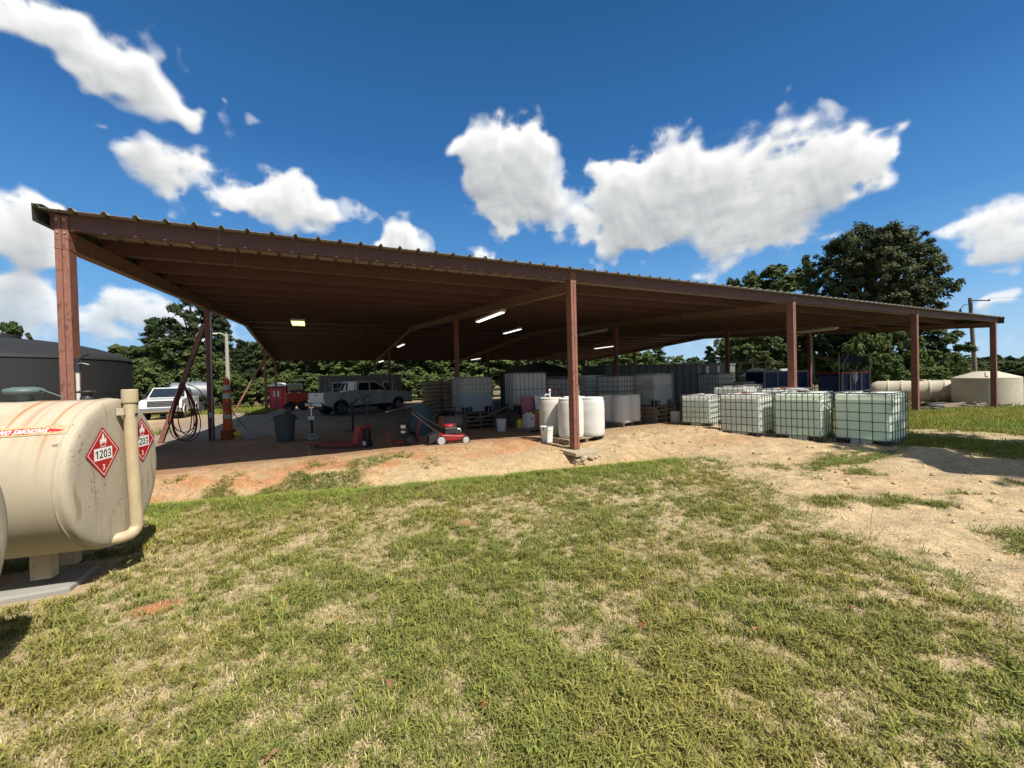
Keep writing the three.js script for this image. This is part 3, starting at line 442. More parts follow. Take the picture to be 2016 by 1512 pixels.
// the black dome-topped tank behind the corner column
{
  const X = -5.75, N = 12.0, t = thing('black_tank', 'big black plastic storage tank with a low domed lid', 'storage tank', at(X, N, -0.02));
  mesh('wall', [lathe([[0, 0], [1.95, 0], [1.98, 0.05], [1.98, 0.7], [2.0, 0.74], [1.98, 0.78], [1.98, 1.5], [2.0, 1.54], [1.98, 1.58], [1.98, 2.16], [1.96, 2.2]], 72)], M.blackPoly ??= std([0.011, 0.012, 0.013], 0.75, { map: speck }), t);
  mesh('dome', [lathe([[1.99, 2.19], [1.99, 2.22], [1.94, 2.27], [1.75, 2.37], [1.45, 2.48], [1.1, 2.57], [0.7, 2.63], [0.3, 2.665], [0, 2.67]], 72)], M.blackPoly, t);
  mesh('lid', [cyl(0.24, 0.24, 0.08, 0.2, 2.68, 0.3, 0, 0, 0, 28)], M.blackPoly, t);
}
{ // standpipe strapped to the corner column
  const t = thing('standpipe', 'grey standpipe with a lever tap beside the corner column', 'tap', at(-2.64, 6.9));
  mesh('pipe', [bar([0, 0, 0], [0, 1.86, 0], 0.02)], M.pvc, t);
  const v = mesh('valve', [cyl(0.032, 0.032, 0.1, 0, 1.82, 0), cyl(0.022, 0.026, 0.08, 0, 1.9, 0)], M.black, t);
  mesh('lever', [tube([[0, 1.86, 0.02], [0.05, 1.875, 0.03], [0.12, 1.855, 0.03]], 0.007, 12)], M.steel, v);
  mesh('spout', [tube([[0, 1.9, 0], [0.05, 1.96, 0], [0.11, 1.99, 0.01]], 0.012, 12)], M.black, t);
}
// ---------------------------------------------------------------- red air hose hung on the raking brace
{
  const t = thing('air_hose', 'coiled dark red hose hanging from the raking brace', 'hose', [-3.36, 0, -14.66]);
  const r = mulberry(21), p = [];
  for (let k = 0; k < 8; k++) { const w = 0.2 + 0.32 * r(), b = 0.03 + 0.34 * r() * r(), z = 0.02 * k - 0.02, sk = (r() - 0.4) * 0.16; for (let i = 0; i < 10; i++) { const a = i / 10 * 2 * Math.PI, c = Math.cos(a), s = Math.sin(a); const q = (1 - c) / 2; p.push(V(s * w * Math.pow(q, 0.6) * 1.1 + sk * q, 1.72 - (1.72 - b) * q, 0.13 + z + 0.03 * s)); } }
  mesh('hose', [tube(p, 0.0135, 520, 7)], M.redHose, t);
  mesh('tie', [move(new THREE.TorusGeometry(0.085, 0.012, 8, 24), -0.0, 1.8, 0.08, 0.3, 0.6, 0), move(new THREE.TorusGeometry(0.07, 0.012, 8, 24), 0.02, 1.77, 0.1, 1.1, 0.2, 0)], std([0.36, 0.27, 0.13], 0.9), t);
  mesh('hose', [tube([[0.1, 1.66, 0.13], [0.36, 1.5, 0.16], [0.56, 1.0, 0.2], [0.6, 0.5, 0.2], [0.6, 0.12, 0.2]], 0.0135, 40, 7)], M.redHose, t);
  mesh('nozzle', [cyl(0.02, 0.03, 0.24, 0.6, 0.26, 0.2), box(0.05, 0.1, 0.04, 0.6, 0.12, 0.2)], M.black, t);
}
{ // tall channelizer post with white bands on a heap of bases
  const t = thing('channelizer_post', 'tall orange traffic post with white bands by the column', 'traffic cone', at(-2.38, 14.75));
  mesh('post', [lathe([[0.125, 0.3], [0.11, 0.8], [0.1, 1.3], [0.085, 1.72], [0.07, 1.8], [0.03, 1.82], [0, 1.82]], 28)], M.orange, t);
  for (const [y, h, r] of [[0.62, 0.12, 0.12], [1.22, 0.17, 0.1035], [1.48, 0.15, 0.0975]]) mesh('white_band', [cyl(r + 0.003, r - 0.001, h, 0, y + h / 2, 0, 0, 0, 0, 28, true)], M.white, t);
  mesh('handle', [move(new THREE.TorusGeometry(0.04, 0.012, 8, 18, Math.PI), 0, 1.82, 0)], M.orange, t);
  for (let k = 0; k < 6; k++) mesh('base_ring', [move(new THREE.TorusGeometry(0.17 - 0.004 * (k % 3), 0.026, 8, 28), 0.006 * (k % 2), 0.03 + k * 0.05, 0.004 * (k % 3), Math.PI / 2, 0, 0)], k > 4 ? M.orange : M.rustOrange ??= std([0.3, 0.085, 0.03], 0.8), t);
}
{
  const t = thing('broom', 'push broom with pale bristles leaning by the orange post', 'broom', at(-1.98, 14.35));
  mesh('handle', [bar([-0.42, 1.12, -0.25], [0.12, 0.26, 0], 0.013)], M.darkGrey, t);
  const br = prism([[-0.09, 0], [0.16, 0], [0.06, 0.32], [0.0, 0.32]], 0.12, 0.01); mesh('bristles', [move(br, 0.16, 0, 0, 0, 0.3, 0)], std([0.33, 0.35, 0.36], 0.95, { map: speck }), t);
}
{
  const t = thing('dust_broom', 'yellow-handled broom with a yellow head beside the orange post', 'broom', at(-2.16, 14.2));
  mesh('handle', [bar([-0.32, 1.0, -0.2], [0.1, 0.22, 0], 0.014)], M.yellowWood ??= std([0.5, 0.33, 0.09], 0.6), t);
  mesh('head', [rbox(0.2, 0.1, 0.09, 0.02, 0.1, 0.2, 0)], M.yellow, t);
  const b2 = prism([[-0.09, 0], [0.09, 0], [0.07, 0.16], [-0.07, 0.16]], 0.09, 0.008); mesh('bristles', [move(b2, 0.1, 0.01, 0)], std([0.3, 0.21, 0.07], 0.95), t);
}

// ---------------------------------------------------------------- caged totes
const hdpe = (c) => phys(c, 0.75, { transmission: 0.55, thickness: 0, specularIntensity: 0.35 });
const toteMat = { green: hdpe([0.86, 0.94, 0.83]), pale: hdpe([0.88, 0.92, 0.84]), white: hdpe([0.9, 0.9, 0.86]), dim: hdpe([0.78, 0.77, 0.73]), murk: std([0.32, 0.37, 0.38], 0.7), amber: std([0.46, 0.38, 0.2], 0.7) };
M.cage = std([0.13, 0.13, 0.125], 0.5, { metalness: 0.5 }); M.cageGalv = std([0.36, 0.36, 0.34], 0.5, { metalness: 0.5 });
function roundRing(w, d, r, y) { const p = [], c = [[1, 1, 0], [-1, 1, 1], [-1, -1, 2], [1, -1, 3]]; for (const [sx, sz, q] of c) for (let i = 0; i <= 3; i++) { const a = (q + i / 3) * Math.PI / 2; p.push(V(sx * (w / 2 - r) + r * Math.cos(a), y, sz * (d / 2 - r) + r * Math.sin(a))); } return p; }
function bottleGeo(w, h, d, r, y0, fn) { const g = new RoundedBoxGeometry(w, h, d, 6, r); g.translate(0, y0 + h / 2, 0); const p = g.attributes.position; for (let i = 0; i < p.count; i++) { let x = p.getX(i), y = p.getY(i), z = p.getZ(i); const k = 0.006 * (fbm2(x * 5 + 20, y * 5 + z * 3 + 20, 3) - 0.5); p.setXYZ(i, x * (1 + k), y, z * (1 + k)); } g.computeVertexNormals(); return g; }
const toteCache = {};
function tote(label, X, N, y, turn, o = {}) {
  const { w = 1.12, d = 0.98, h = 1.18, fill = 0.84, body = 'pale', liquid = 'green', cage = M.cage, group = 'caged liquid totes', bars = [7, 7], name = 'caged_tote', base = M.black, rows = 5 } = o;
  const t = thing(name, label, 'liquid tote', [X, y, -N], turn, group);
  const c = toteCache[[w, d, h, fill, bars, rows]] ??= (() => {
    const tw = w - 0.055, td = d - 0.055, th = h - 0.2, y0 = 0.18, fh = th * fill, out = { bars: [] };
    const bh = fill > 0 ? th - fh + 0.05 : th; out.bottle = boxUV(plain(bottleGeo(tw, bh, td, Math.min(0.09, bh / 2 - 0.004), y0 + th - bh)));
    const lq = bottleGeo(tw + 0.004, fh, td + 0.004, 0.085, y0 - 0.001), lp = lq.attributes.position; for (let i = 0; i < lp.count; i++) if (lp.getY(i) > y0 + fh - 0.09) lp.setY(i, Math.min(lp.getY(i), y0 + fh - 0.045));
    out.liquid = plain(lq);
    out.foot = fuse([bottleGeo(tw * 0.38, 0.18, td - 0.006, 0.02, 0.035), bottleGeo(tw - 0.006, 0.18, td * 0.38, 0.02, 0.035)]);
    out.base = fuse([tube(roundRing(w - 0.01, d - 0.01, 0.06, 0.02), 0.019, 80, 8, true), ...[[-1, -1], [-1, 1], [1, -1], [1, 1]].map(([a, b]) => rbox(0.16, 0.14, 0.16, 0.01, a * (w / 2 - 0.14), 0.09, b * (d / 2 - 0.14))), box(w - 0.1, 0.006, d - 0.1, 0, 0.165, 0), box(w - 0.06, 0.03, 0.09, 0, 0.018, 0), box(0.09, 0.028, d - 0.06, 0, 0.018, 0)]);
    for (let i = 0; i < rows; i++) out.bars.push(tube(roundRing(w, d, 0.07, 0.2 + (h - 0.24) * i / rows), 0.0085, 72, 6, true));
    out.bars.push(tube(roundRing(w, d, 0.07, h - 0.02), 0.013, 72, 7, true));
    for (let i = 0; i < bars[0]; i++) { const x = -w / 2 + 0.07 + (w - 0.14) * i / (bars[0] - 1); for (const s of [-1, 1]) out.bars.push(bar([x, 0.02, s * (d / 2 + 0.008)], [x, h - 0.02, s * (d / 2 + 0.008)], 0.0085, 6)); }
    for (let i = 0; i < bars[1]; i++) { const z = -d / 2 + 0.07 + (d - 0.14) * i / (bars[1] - 1); for (const s of [-1, 1]) out.bars.push(bar([s * (w / 2 + 0.008), 0.02, z], [s * (w / 2 + 0.008), h - 0.02, z], 0.0085, 6)); }
    out.top = [bar([-w / 2, h + 0.005, -d * 0.17], [w / 2, h + 0.005, -d * 0.17], 0.012), bar([-w / 2, h + 0.005, d * 0.17], [w / 2, h + 0.005, d * 0.17], 0.012)];
    out.lid = fuse([cyl(0.1, 0.1, 0.05, 0, h - 0.005, 0, 0, 0, 0, 24), cyl(0.115, 0.115, 0.02, 0, h - 0.018, 0, 0, 0, 0, 24)]);
    return out;
  })();
  shared('bottle', c.bottle, toteMat[body], t); if (fill > 0) shared('filled_part', c.liquid, toteMat[liquid], t);
  shared('bottle_foot', c.foot, toteMat[fill > 0 ? liquid : body], t); shared('base_frame', c.base, base, t); shared('lid', c.lid, o.lid ?? M.black, t);
  for (const b of c.bars) shared('cage_bar', b, cage, t);
  for (const b of c.top) shared('top_rail', b, cage, t);
  if (o.plate) shared('label_plate', boxUV(new THREE.BoxGeometry(0.004, 0.3, 0.34)), o.plateMat ?? M.steel, t, [-w / 2 - 0.02, h * 0.62, o.plate]);
  return t;
}
const deg = Math.PI / 180;
// centre from the corner nearest the lens
const cornerAt = (X, N, r, w, d) => [X + w / 2 * Math.cos(r) - d / 2 * Math.sin(r), N + w / 2 * Math.sin(r) + d / 2 * Math.cos(r)];
for (const [label, X, N, r, w, d, h, y, o] of [
  ['nearest caged tote of pale green liquid, standing at the grass edge', 10.28, 4.0, 6.6, 1.12, 0.98, 1.18, -0.09, { bars: [7, 5], fill: 0.9 }],
  ['pale green caged tote leaning cage bars, second from the grass edge', 10.0, 5.04, 17.6, 1.12, 0.98, 1.18, -0.09, { bars: [6, 9], fill: 0.88, lid: M.darkGrey }],
  ['caged tote with a rusty brown lid, third from the grass edge', 9.45, 6.08, 17, 1.12, 0.96, 1.13, -0.07, { body: 'white', liquid: 'pale', bars: [6, 8], fill: 0.93, lid: M.rustOrange }],
  ['short white caged tote behind the dirt mound, end of the front row', 10.05, 7.9, 20, 1.0, 0.86, 1.0, -0.04, { body: 'white', liquid: 'pale', bars: [6, 7], fill: 0.9, lid: M.white }],
  ['white caged tote standing just behind the front row', 11.35, 7.75, 10, 1.12, 1.0, 1.2, -0.03, { body: 'white', liquid: 'pale', bars: [7, 7], fill: 0.5 }],
  ['caged tote with an orange stained lid behind the front row', 11.6, 6.4, 14, 1.1, 1.0, 1.16, -0.05, { body: 'white', liquid: 'pale', bars: [7, 7], fill: 0.85, lid: M.rustOrange }],
]) { const rr = r * deg, [cx, cn] = cornerAt(X, N, rr, w, d); tote(label, cx, cn, y, rr, { w, d, h, ...o }); }
M.paper = std([0.7, 0.69, 0.64], 0.8);

// ---------------------------------------------------------------- pallets
const palletGeo = { board: [0, 1, 2].map((k) => boxUV(new THREE.BoxGeometry(1.1, 0.018, 0.1 + 0.015 * k))), stringer: boxUV(new THREE.BoxGeometry(0.045, 0.09, 1.0)) };
function pallet(label, X, N, y, turn, mat, s = 1, group) {
  const t = thing('pallet', label, 'pallet', [X, y, -N], turn, group), r = mulberry(Math.round(X * 100 + N * 7 + y * 1000)); t.scale.setScalar(s);
  for (const x of [-0.5, 0, 0.5]) shared('stringer', palletGeo.stringer, mat, t, [x, 0.065, 0]);
  for (let i = 0; i < 7; i++) shared('deck_board', palletGeo.board[Math.floor(r() * 3)], mat, t, [0.01 * (r() - 0.5), 0.12, -0.45 + i * 0.15], [0, 0.01 * (r() - 0.5), 0]);
  for (let i = 0; i < 4; i++) shared('bottom_board', palletGeo.board[0], mat, t, [0, 0.01, -0.43 + i * 0.287]);
  return t;
}
function palletStack(where, X, N, turn, n, mat, s = 1, group = 'stacked pallets') { const g0 = groundY(X, N); for (let k = 0; k < n; k++) pallet(`${['bottom', 'second', 'third', 'fourth', 'fifth'][k]} wooden pallet of the stack ${where}`, X + 0.02 * ((k * 7) % 3 - 1), N + 0.02 * ((k * 5) % 3 - 1), g0 + k * 0.13 * s, turn + 0.03 * ((k % 3) - 1), mat, s, group); return g0 + n * 0.13 * s; }

// ---------------------------------------------------------------- totes and stores in the shade
{
  const y1 = palletStack('under the dusty tote beside the mower', 4.78, 12.75, 0.05, 4, M.woodOld);
  tote('dusty tote half full of grey liquid, on pallets beside the mower', 4.72, 12.8, y1, 0.06, { body: 'dim', liquid: 'murk', fill: 0.5, cage: M.cageGalv, bars: [8, 7], h: 1.14 });
  const y2 = palletStack('under the tall white tote with boards in front', 6.35, 12.1, -0.1, 4, M.woodOld);
  tote('tall white tote with upright bars above the boards and cans', 6.35, 12.1, y2, -0.1, { body: 'white', liquid: 'pale', fill: 0.2, cage: M.cage, bars: [8, 7], rows: 2, h: 1.25, w: 1.2, d: 1.05 });
  const y3 = palletStack('under the tote behind the drum pump', 8.0, 12.9, 0, 3, M.woodOld);
  tote('dim white tote behind the white drums with the pump', 8.0, 12.9, y3, 0, { body: 'dim', liquid: 'dim', fill: 0, bars: [7, 7] });
  const y4 = palletStack('under the amber tote behind the wrapped drums', 9.1, 10.75, 0.25, 4, M.woodOld);
  tote('tote with amber liquid in a rusty cage behind the wrapped drums', 9.1, 10.75, y4, 0.25, { body: 'dim', liquid: 'amber', fill: 0.45, cage: M.cage, bars: [6, 5], h: 1.05, w: 0.95, d: 0.95 });
  const y5 = palletStack('under the grey tote beside the steel wall', 10.15, 10.2, 0.2, 4, M.wood);
  tote('grey tote with a label plate on stacked pallets beside the steel wall', 10.15, 10.2, y5, 0.2, { body: 'dim', liquid: 'murk', fill: 0.55, cage: M.cageGalv, bars: [8, 7], h: 1.05, w: 1.02, d: 0.95, plate: 0.2, plateMat: M.dimPlate ??= std([0.24, 0.25, 0.25], 0.6) });
  const y6 = palletStack('under the far totes before the container', 14.6, 11.2, 0.1, 3, M.woodOld);
  tote('dusty white tote with stained front, high in the row before the container', 14.6, 11.2, y6, 0.12, { body: 'dim', liquid: 'dim', fill: 0, bars: [9, 8] });
  tote('white tote with a square paper label in the second row of totes', 18.0, 12.6, groundY(18, 12.6), 0.1, { body: 'white', liquid: 'pale', fill: 0.3, bars: [9, 8], plate: -0.3, plateMat: M.paper, h: 1.2 });
  tote('green glowing tote half hidden behind the white totes', 13.1, 9.15, groundY(13.1, 9.15), 0.1, { bars: [7, 7], fill: 0.8, h: 1.14 });
}
// ---------------------------------------------------------------- drums, buckets, cans
const drumGeo = lathe([[0, 0.02], [0.25, 0.0], [0.275, 0.02], [0.285, 0.1], [0.288, 0.24], [0.294, 0.26], [0.288, 0.28], [0.29, 0.55], [0.296, 0.57], [0.29, 0.59], [0.287, 0.76], [0.276, 0.82], [0.262, 0.845], [0.268, 0.855], [0.268, 0.875], [0.255, 0.885], [0.24, 0.865], [0, 0.86]], 44);
const drumMat = phys([0.68, 0.67, 0.63], 0.55, { transmission: 0.18, thickness: 0 }), drumDirty = phys([0.58, 0.55, 0.47], 0.6, { transmission: 0.15, thickness: 0 });
function drum(label, X, N, y, mat = drumMat, group = 'white plastic drums') { const t = thing('drum', label, 'drum', [X, y, -N], X * 3, group); shared('body', drumGeo, mat, t); shared('bung', new THREE.CylinderGeometry(0.035, 0.035, 0.02, 16), M.white, t, [0.15, 0.875, 0]); shared('bung', new THREE.CylinderGeometry(0.035, 0.035, 0.02, 16), M.white, t, [-0.15, 0.875, 0]); return t; }
{
  const X = 5.4, N = 7.98, g0 = groundY(X, N) + 0.005;
  pallet('pale pallet under the white drums by the column', X, N, g0, 0.12, M.wood, 1.02, 'pallets under drums');
  const y = g0 + 0.134;
  drum('white drum nearest the lens behind the second front column', 5.22, 7.75, y); drum('sunlit white drum on the pallet corner, clear of the column', 5.77, 7.7, y);
  const d = drum('stained white drum with the hand pump', 5.08, 8.36, y, drumDirty); drum('white drum at the back of the pallet by the column', 5.7, 8.3, y);
  const p = thing('drum_pump', 'white pipe hand pump standing in the stained drum', 'pump', [5.01, y + 0.86, -8.3], 0);
  mesh('stem', [bar([0, 0, 0], [0, 0.19, 0], 0.022), move(new THREE.SphereGeometry(0.034, 14, 10), 0, 0.2, 0), cyl(0.03, 0.03, 0.05, 0, 0.025, 0)], M.pvc, p); mesh('spout', [tube([[0, 0.1, 0], [-0.09, 0.105, 0.02], [-0.14, 0.1, 0.03], [-0.15, 0.06, 0.03]], 0.014, 14)], M.pvc, p);
}
{ // stretch-wrapped block of four drums
  const X = 8.5, N = 9.95, g0 = groundY(X, N) + 0.005, t0 = 0.28, sc = 0.92; pallet('grey pallet under the film-wrapped drums', X, N, g0, t0, M.woodGrey, 0.95, 'pallets under drums');
  const y = g0 + 0.134; for (const [a, b, l] of [[-0.29, -0.29, 'drum at the front of the film-wrapped block'], [0.29, -0.29, 'drum at the wrapped block corner nearest the totes'], [-0.29, 0.29, 'drum at the back of the wrapped block'], [0.29, 0.29, 'hidden rear drum of the wrapped block']]) drum('white ' + l, X + sc * (a * Math.cos(t0) - b * Math.sin(t0)), N + sc * (a * Math.sin(t0) + b * Math.cos(t0)), y, drumMat, 'film-wrapped drums').scale.setScalar(sc);
  const p = [], idx = [], na = 120, nh = 16, r = 0.292, h = 0.29, loop = [];
  for (let i = 0; i < na; i++) { const s = i / na * 4, q = Math.floor(s), f = s - q, cs = [[1, 1], [-1, 1], [-1, -1], [1, -1]][q]; loop.push(f < 0.5 ? [cs[0] * h + r * Math.cos((q + f * 2) * Math.PI / 2), cs[1] * h + r * Math.sin((q + f * 2) * Math.PI / 2)] : (() => { const n = [[1, 1], [-1, 1], [-1, -1], [1, -1]][(q + 1) % 4], a = (q + 1) * Math.PI / 2, A = [cs[0] * h + r * Math.cos(a), cs[1] * h + r * Math.sin(a)], B = [n[0] * h + r * Math.cos(a), n[1] * h + r * Math.sin(a)], u = (f - 0.5) * 2; return [mix(A[0], B[0], u), mix(A[1], B[1], u)]; })()); }
  for (let j = 0; j <= nh; j++) for (let i = 0; i <= na; i++) { const [x, z] = loop[i % na], v = j / nh, w = 0.022 * (fbm2(i % na / na * 30 + v * 9, v * 5 + 2, 3, 30) - 0.5), fold = 0.014 * Math.abs(Math.sin(i / na * 40 + v * 7)) * sstep(0.1, 0.5, vn2(i % na / na * 8, v * 2, 8)); p.push(x * (1.012 + w + fold), v * 0.86, z * (1.012 + w + fold)); if (i < na && j < nh) { const k = j * (na + 1) + i; idx.push(k, k + 1, k + na + 1, k + 1, k + na + 2, k + na + 1); } }
  const g = new THREE.BufferGeometry(); g.setAttribute('position', new THREE.Float32BufferAttribute(p, 3)); g.setIndex(idx); g.computeVertexNormals();
  const m = mesh('stretch_film', g, phys([0.72, 0.74, 0.76], 0.22, { transparent: true, opacity: 0.32, side: THREE.DoubleSide, clearcoat: 0.4 })); m.position.set(X, y + 0.004, -N); m.rotation.y = t0; m.scale.setScalar(sc); tag(m, 'crinkled clear stretch film wrapped round a block of white drums', 'plastic film');
}
const bucketGeo = lathe([[0, 0.005], [0.125, 0], [0.13, 0.01], [0.145, 0.28], [0.153, 0.285], [0.153, 0.3], [0.148, 0.305], [0.148, 0.34], [0.155, 0.345], [0.155, 0.36], [0.142, 0.36], [0.127, 0.03], [0, 0.025]], 32);
const bucketPrint = canvasTex(512, 256, (c, w, h) => { c.fillStyle = '#d9d6cb'; c.fillRect(0, 0, w, h); c.fillStyle = '#23304a'; c.save(); c.translate(120, 150); c.rotate(-Math.PI / 2); c.font = 'bold 74px sans-serif'; c.textAlign = 'center'; c.fillText('DEX', 0, 20); c.restore(); c.fillRect(200, 60, 10, 130); const r = mulberry(4); for (let i = 0; i < 90; i++) { c.fillStyle = `rgba(120,105,80,${0.1 + 0.25 * r()})`; c.beginPath(); c.ellipse(r() * w, r() * h, 2 + 12 * r(), 2 + 6 * r(), r() * 3, 0, 7); c.fill(); } });
M.bucket = std([1, 1, 1], 0.6, { map: bucketPrint });
function bucket(label, X, N, turn) { const t = thing('bucket', label, 'bucket', at(X, N, 0.002), turn, 'white plastic buckets'); const b = shared('pail', bucketGeo, M.bucket, t); const h = tube([[-0.155, 0.29, 0], [-0.12, 0.18, 0.11], [0, 0.14, 0.165], [0.12, 0.18, 0.11], [0.155, 0.29, 0]], 0.003, 24, 6); shared('handle', h, M.steel, t); return t; }
bucket('dirty white bucket with dark print beside the drums', 4.74, 8.02, 2.7); bucket('white bucket standing alone in the shade before the pallets', 5.0, 11.1, 1);
{
  const t = thing('yellow_jug', 'yellow plastic oil jug beside the white can', 'jug', at(5.45, 10.75)); mesh('body', [rbox(0.18, 0.32, 0.13, 0.025, 0, 0.16, 0), rbox(0.12, 0.06, 0.1, 0.02, 0.01, 0.335, 0)], M.yellow, t); mesh('cap', [cyl(0.024, 0.024, 0.03, 0.03, 0.378, 0)], M.black, t); mesh('label', [box(0.1, 0.16, 0.002, 0, 0.15, 0.0665)], std([0.5, 0.3, 0.05], 0.7), t);
}
{
  const g0 = groundY(5.68, 10.6); pallet('low dark pallet carrying the white can', 5.75, 10.5, g0, 0.1, M.woodOld, 0.75, 'pallets under drums');
  const t = thing('white_can', 'white square jerry can on a low pallet', 'jerry can', [5.66, g0 + 0.098, -10.6], 0.2); mesh('body', [rbox(0.3, 0.4, 0.24, 0.035, 0, 0.2, 0), rbox(0.22, 0.05, 0.05, 0.015, 0.02, 0.425, 0)], M.white, t); mesh('cap', [cyl(0.03, 0.03, 0.04, -0.1, 0.42, 0)], M.white, t); mesh('stain', [box(0.08, 0.07, 0.002, 0.02, 0.27, 0.1212)], std([0.3, 0.26, 0.2], 0.9), t);
}
{ const t = thing('white_block', 'white plastic box on the ground at the pallet stack end', 'box', at(10.25, 9.35), 0.3); mesh('body', [rbox(0.2, 0.34, 0.22, 0.02, 0, 0.17, 0)], M.white, t); mesh('lid', [rbox(0.21, 0.03, 0.23, 0.01, 0, 0.345, 0)], M.white, t); }
// boards, crate and odds leaning on the tall white tote
{ const b = mesh('board', [rbox(0.55, 0.62, 0.02, 0.005, 0, 0.31, 0)], std([0.38, 0.13, 0.17], 0.8, { map: speck })); b.position.set(6.0, 0.4, -11.12); b.rotation.set(-0.08, -0.1, 0); tag(b, 'dull pink board leaning on the tall white tote', 'board'); }
{ const b = mesh('board', [rbox(0.38, 0.42, 0.02, 0.004, 0, 0.21, 0)], M.white); b.position.set(6.32, 0.62, -10.98); b.rotation.set(-0.1, -0.2, 0.06); tag(b, 'square white board leaning above the orange crate', 'board'); }
{
  const t = thing('slatted_crate', 'orange-brown slatted crate below the white board', 'crate', at(6.25, 10.85), -0.15);
  for (let i = 0; i < 5; i++) for (const s of [-1, 1]) shared('slat', boxUV(new THREE.BoxGeometry(0.6, 0.09, 0.015)), M.crateWood ??= std([1.5, 0.85, 0.45], 0.9, { map: woodMap }), t, [0, 0.06 + i * 0.115, s * 0.2]);
  for (let i = 0; i < 5; i++) for (const s of [-1, 1]) shared('slat', boxUV(new THREE.BoxGeometry(0.015, 0.09, 0.385)), M.crateWood, t, [s * 0.29, 0.06 + i * 0.115, 0]);
  for (const a of [-1, 1]) for (const b of [-1, 1]) shared('corner_post', boxUV(new THREE.BoxGeometry(0.03, 0.57, 0.03)), M.crateWood, t, [a * 0.265, 0.29, b * 0.176]);
}
{
  const t = thing('hand_truck', 'dark red two-wheeled hand truck behind the drum pump', 'hand truck', at(6.1, 9.75), -0.2);
  mesh('frame', [tube([[-0.17, 0.1, 0], [-0.17, 0.8, -0.06], [-0.13, 1.18, -0.1], [0, 1.24, -0.11], [0.13, 1.18, -0.1], [0.17, 0.8, -0.06], [0.17, 0.1, 0]], 0.014, 60)], M.paintRed, t);
  for (const y of [0.35, 0.62, 0.9]) mesh('crossbar', [bar([-0.17, y, -0.02], [0.17, y, -0.02], 0.01)], M.paintRed, t);
  mesh('toe_plate', [box(0.4, 0.012, 0.2, 0, 0.03, 0.1)], M.paintRed, t); for (const s of [-1, 1]) mesh('wheel', [cyl(0.12, 0.12, 0.05, s * 0.24, 0.12, -0.06, 0, 0, Math.PI / 2, 24)], M.rubber, t);
}
// white sacks piled on a pallet, and a rougher heap of brown bales
{
  const sackGeo = [0, 1, 2].map((k) => { const g = new RoundedBoxGeometry(0.62, 0.13, 0.42, 5, 0.06), p = g.attributes.position; for (let i = 0; i < p.count; i++) { const x = p.getX(i), z = p.getZ(i); p.setY(i, p.getY(i) * (1.05 - 0.9 * (x * x * 1.2 + z * z * 1.6)) + 0.014 * (fbm2(x * 9 + k * 9 + 30, z * 9 + 30, 2) - 0.5)); } g.computeVertexNormals(); return g; });
  const ORD = ['lowest', 'second', 'third', 'fourth', 'fifth', 'sixth', 'seventh', 'eighth', 'ninth', 'tenth', 'topmost'], sackMat = std([0.58, 0.56, 0.51], 0.8, { map: speck }), bale = std([0.3, 0.23, 0.16], 0.9, { map: speck }), r = mulberry(8);
  const y0 = palletStack('under the white sacks', 9.55, 12.6, 0.2, 2, M.woodOld, 1, 'pallets under sacks');
  for (let k = 0; k < 11; k++) for (const s of [-1, 1]) { const m = shared('sack', sackGeo[Math.floor(r() * 3)], sackMat, null, [9.55 + s * 0.3 * Math.cos(0.2), y0 + 0.066 + k * 0.124, -12.6 - s * 0.3 * Math.sin(0.2)], [0.02 * (r() - 0.5), 0.2 + 0.1 * (r() - 0.5), 0]); tag(m, `white sack in the ${ORD[k]} layer of the tall pile, ${s < 0 ? 'drum' : 'container'} end`, 'sack', 'white sacks piled on pallets'); }
  const y1 = palletStack('under the brown bales', 8.75, 14.1, 0, 2, M.woodOld, 1, 'pallets under sacks');
  for (let k = 0; k < 11; k++) for (const s of [-1, 1]) { const m = shared('bale', sackGeo[Math.floor(r() * 3)], bale, null, [8.75 + s * 0.33 + 0.04 * (r() - 0.5), y1 + 0.066 + k * 0.124, -14.1], [0, 0.14 * (r() - 0.5), 0.03 * (r() - 0.5)], [1.05, 1.02, 1.3]); tag(m, `dusty brown bale in the ${ORD[k]} layer of the heap behind the column, ${s < 0 ? 'mower' : 'sack pile'} end`, 'bale', 'brown bales in a heap'); }
  const y2 = palletStack('under the flat bales at the back', 4.6, 15.6, 0, 3, M.woodOld, 1, 'pallets under sacks');
  for (let k = 0; k < 8; k++) for (const s of [-1, 0, 1]) { const m = shared('bale', sackGeo[Math.floor(r() * 3)], bale, null, [4.75 + s * 0.66, y2 + 0.075 + k * 0.15, -15.6], [0, 0.1 * (r() - 0.5), 0], [1.05, 1.2, 1.5]); tag(m, `dark flat bale in the ${k === 7 ? 'topmost' : ORD[k]} layer behind the dusty tote, ${['pickup end', 'middle', 'tank end'][s + 1]}`, 'bale', 'dark bales behind the dusty tote'); }
}

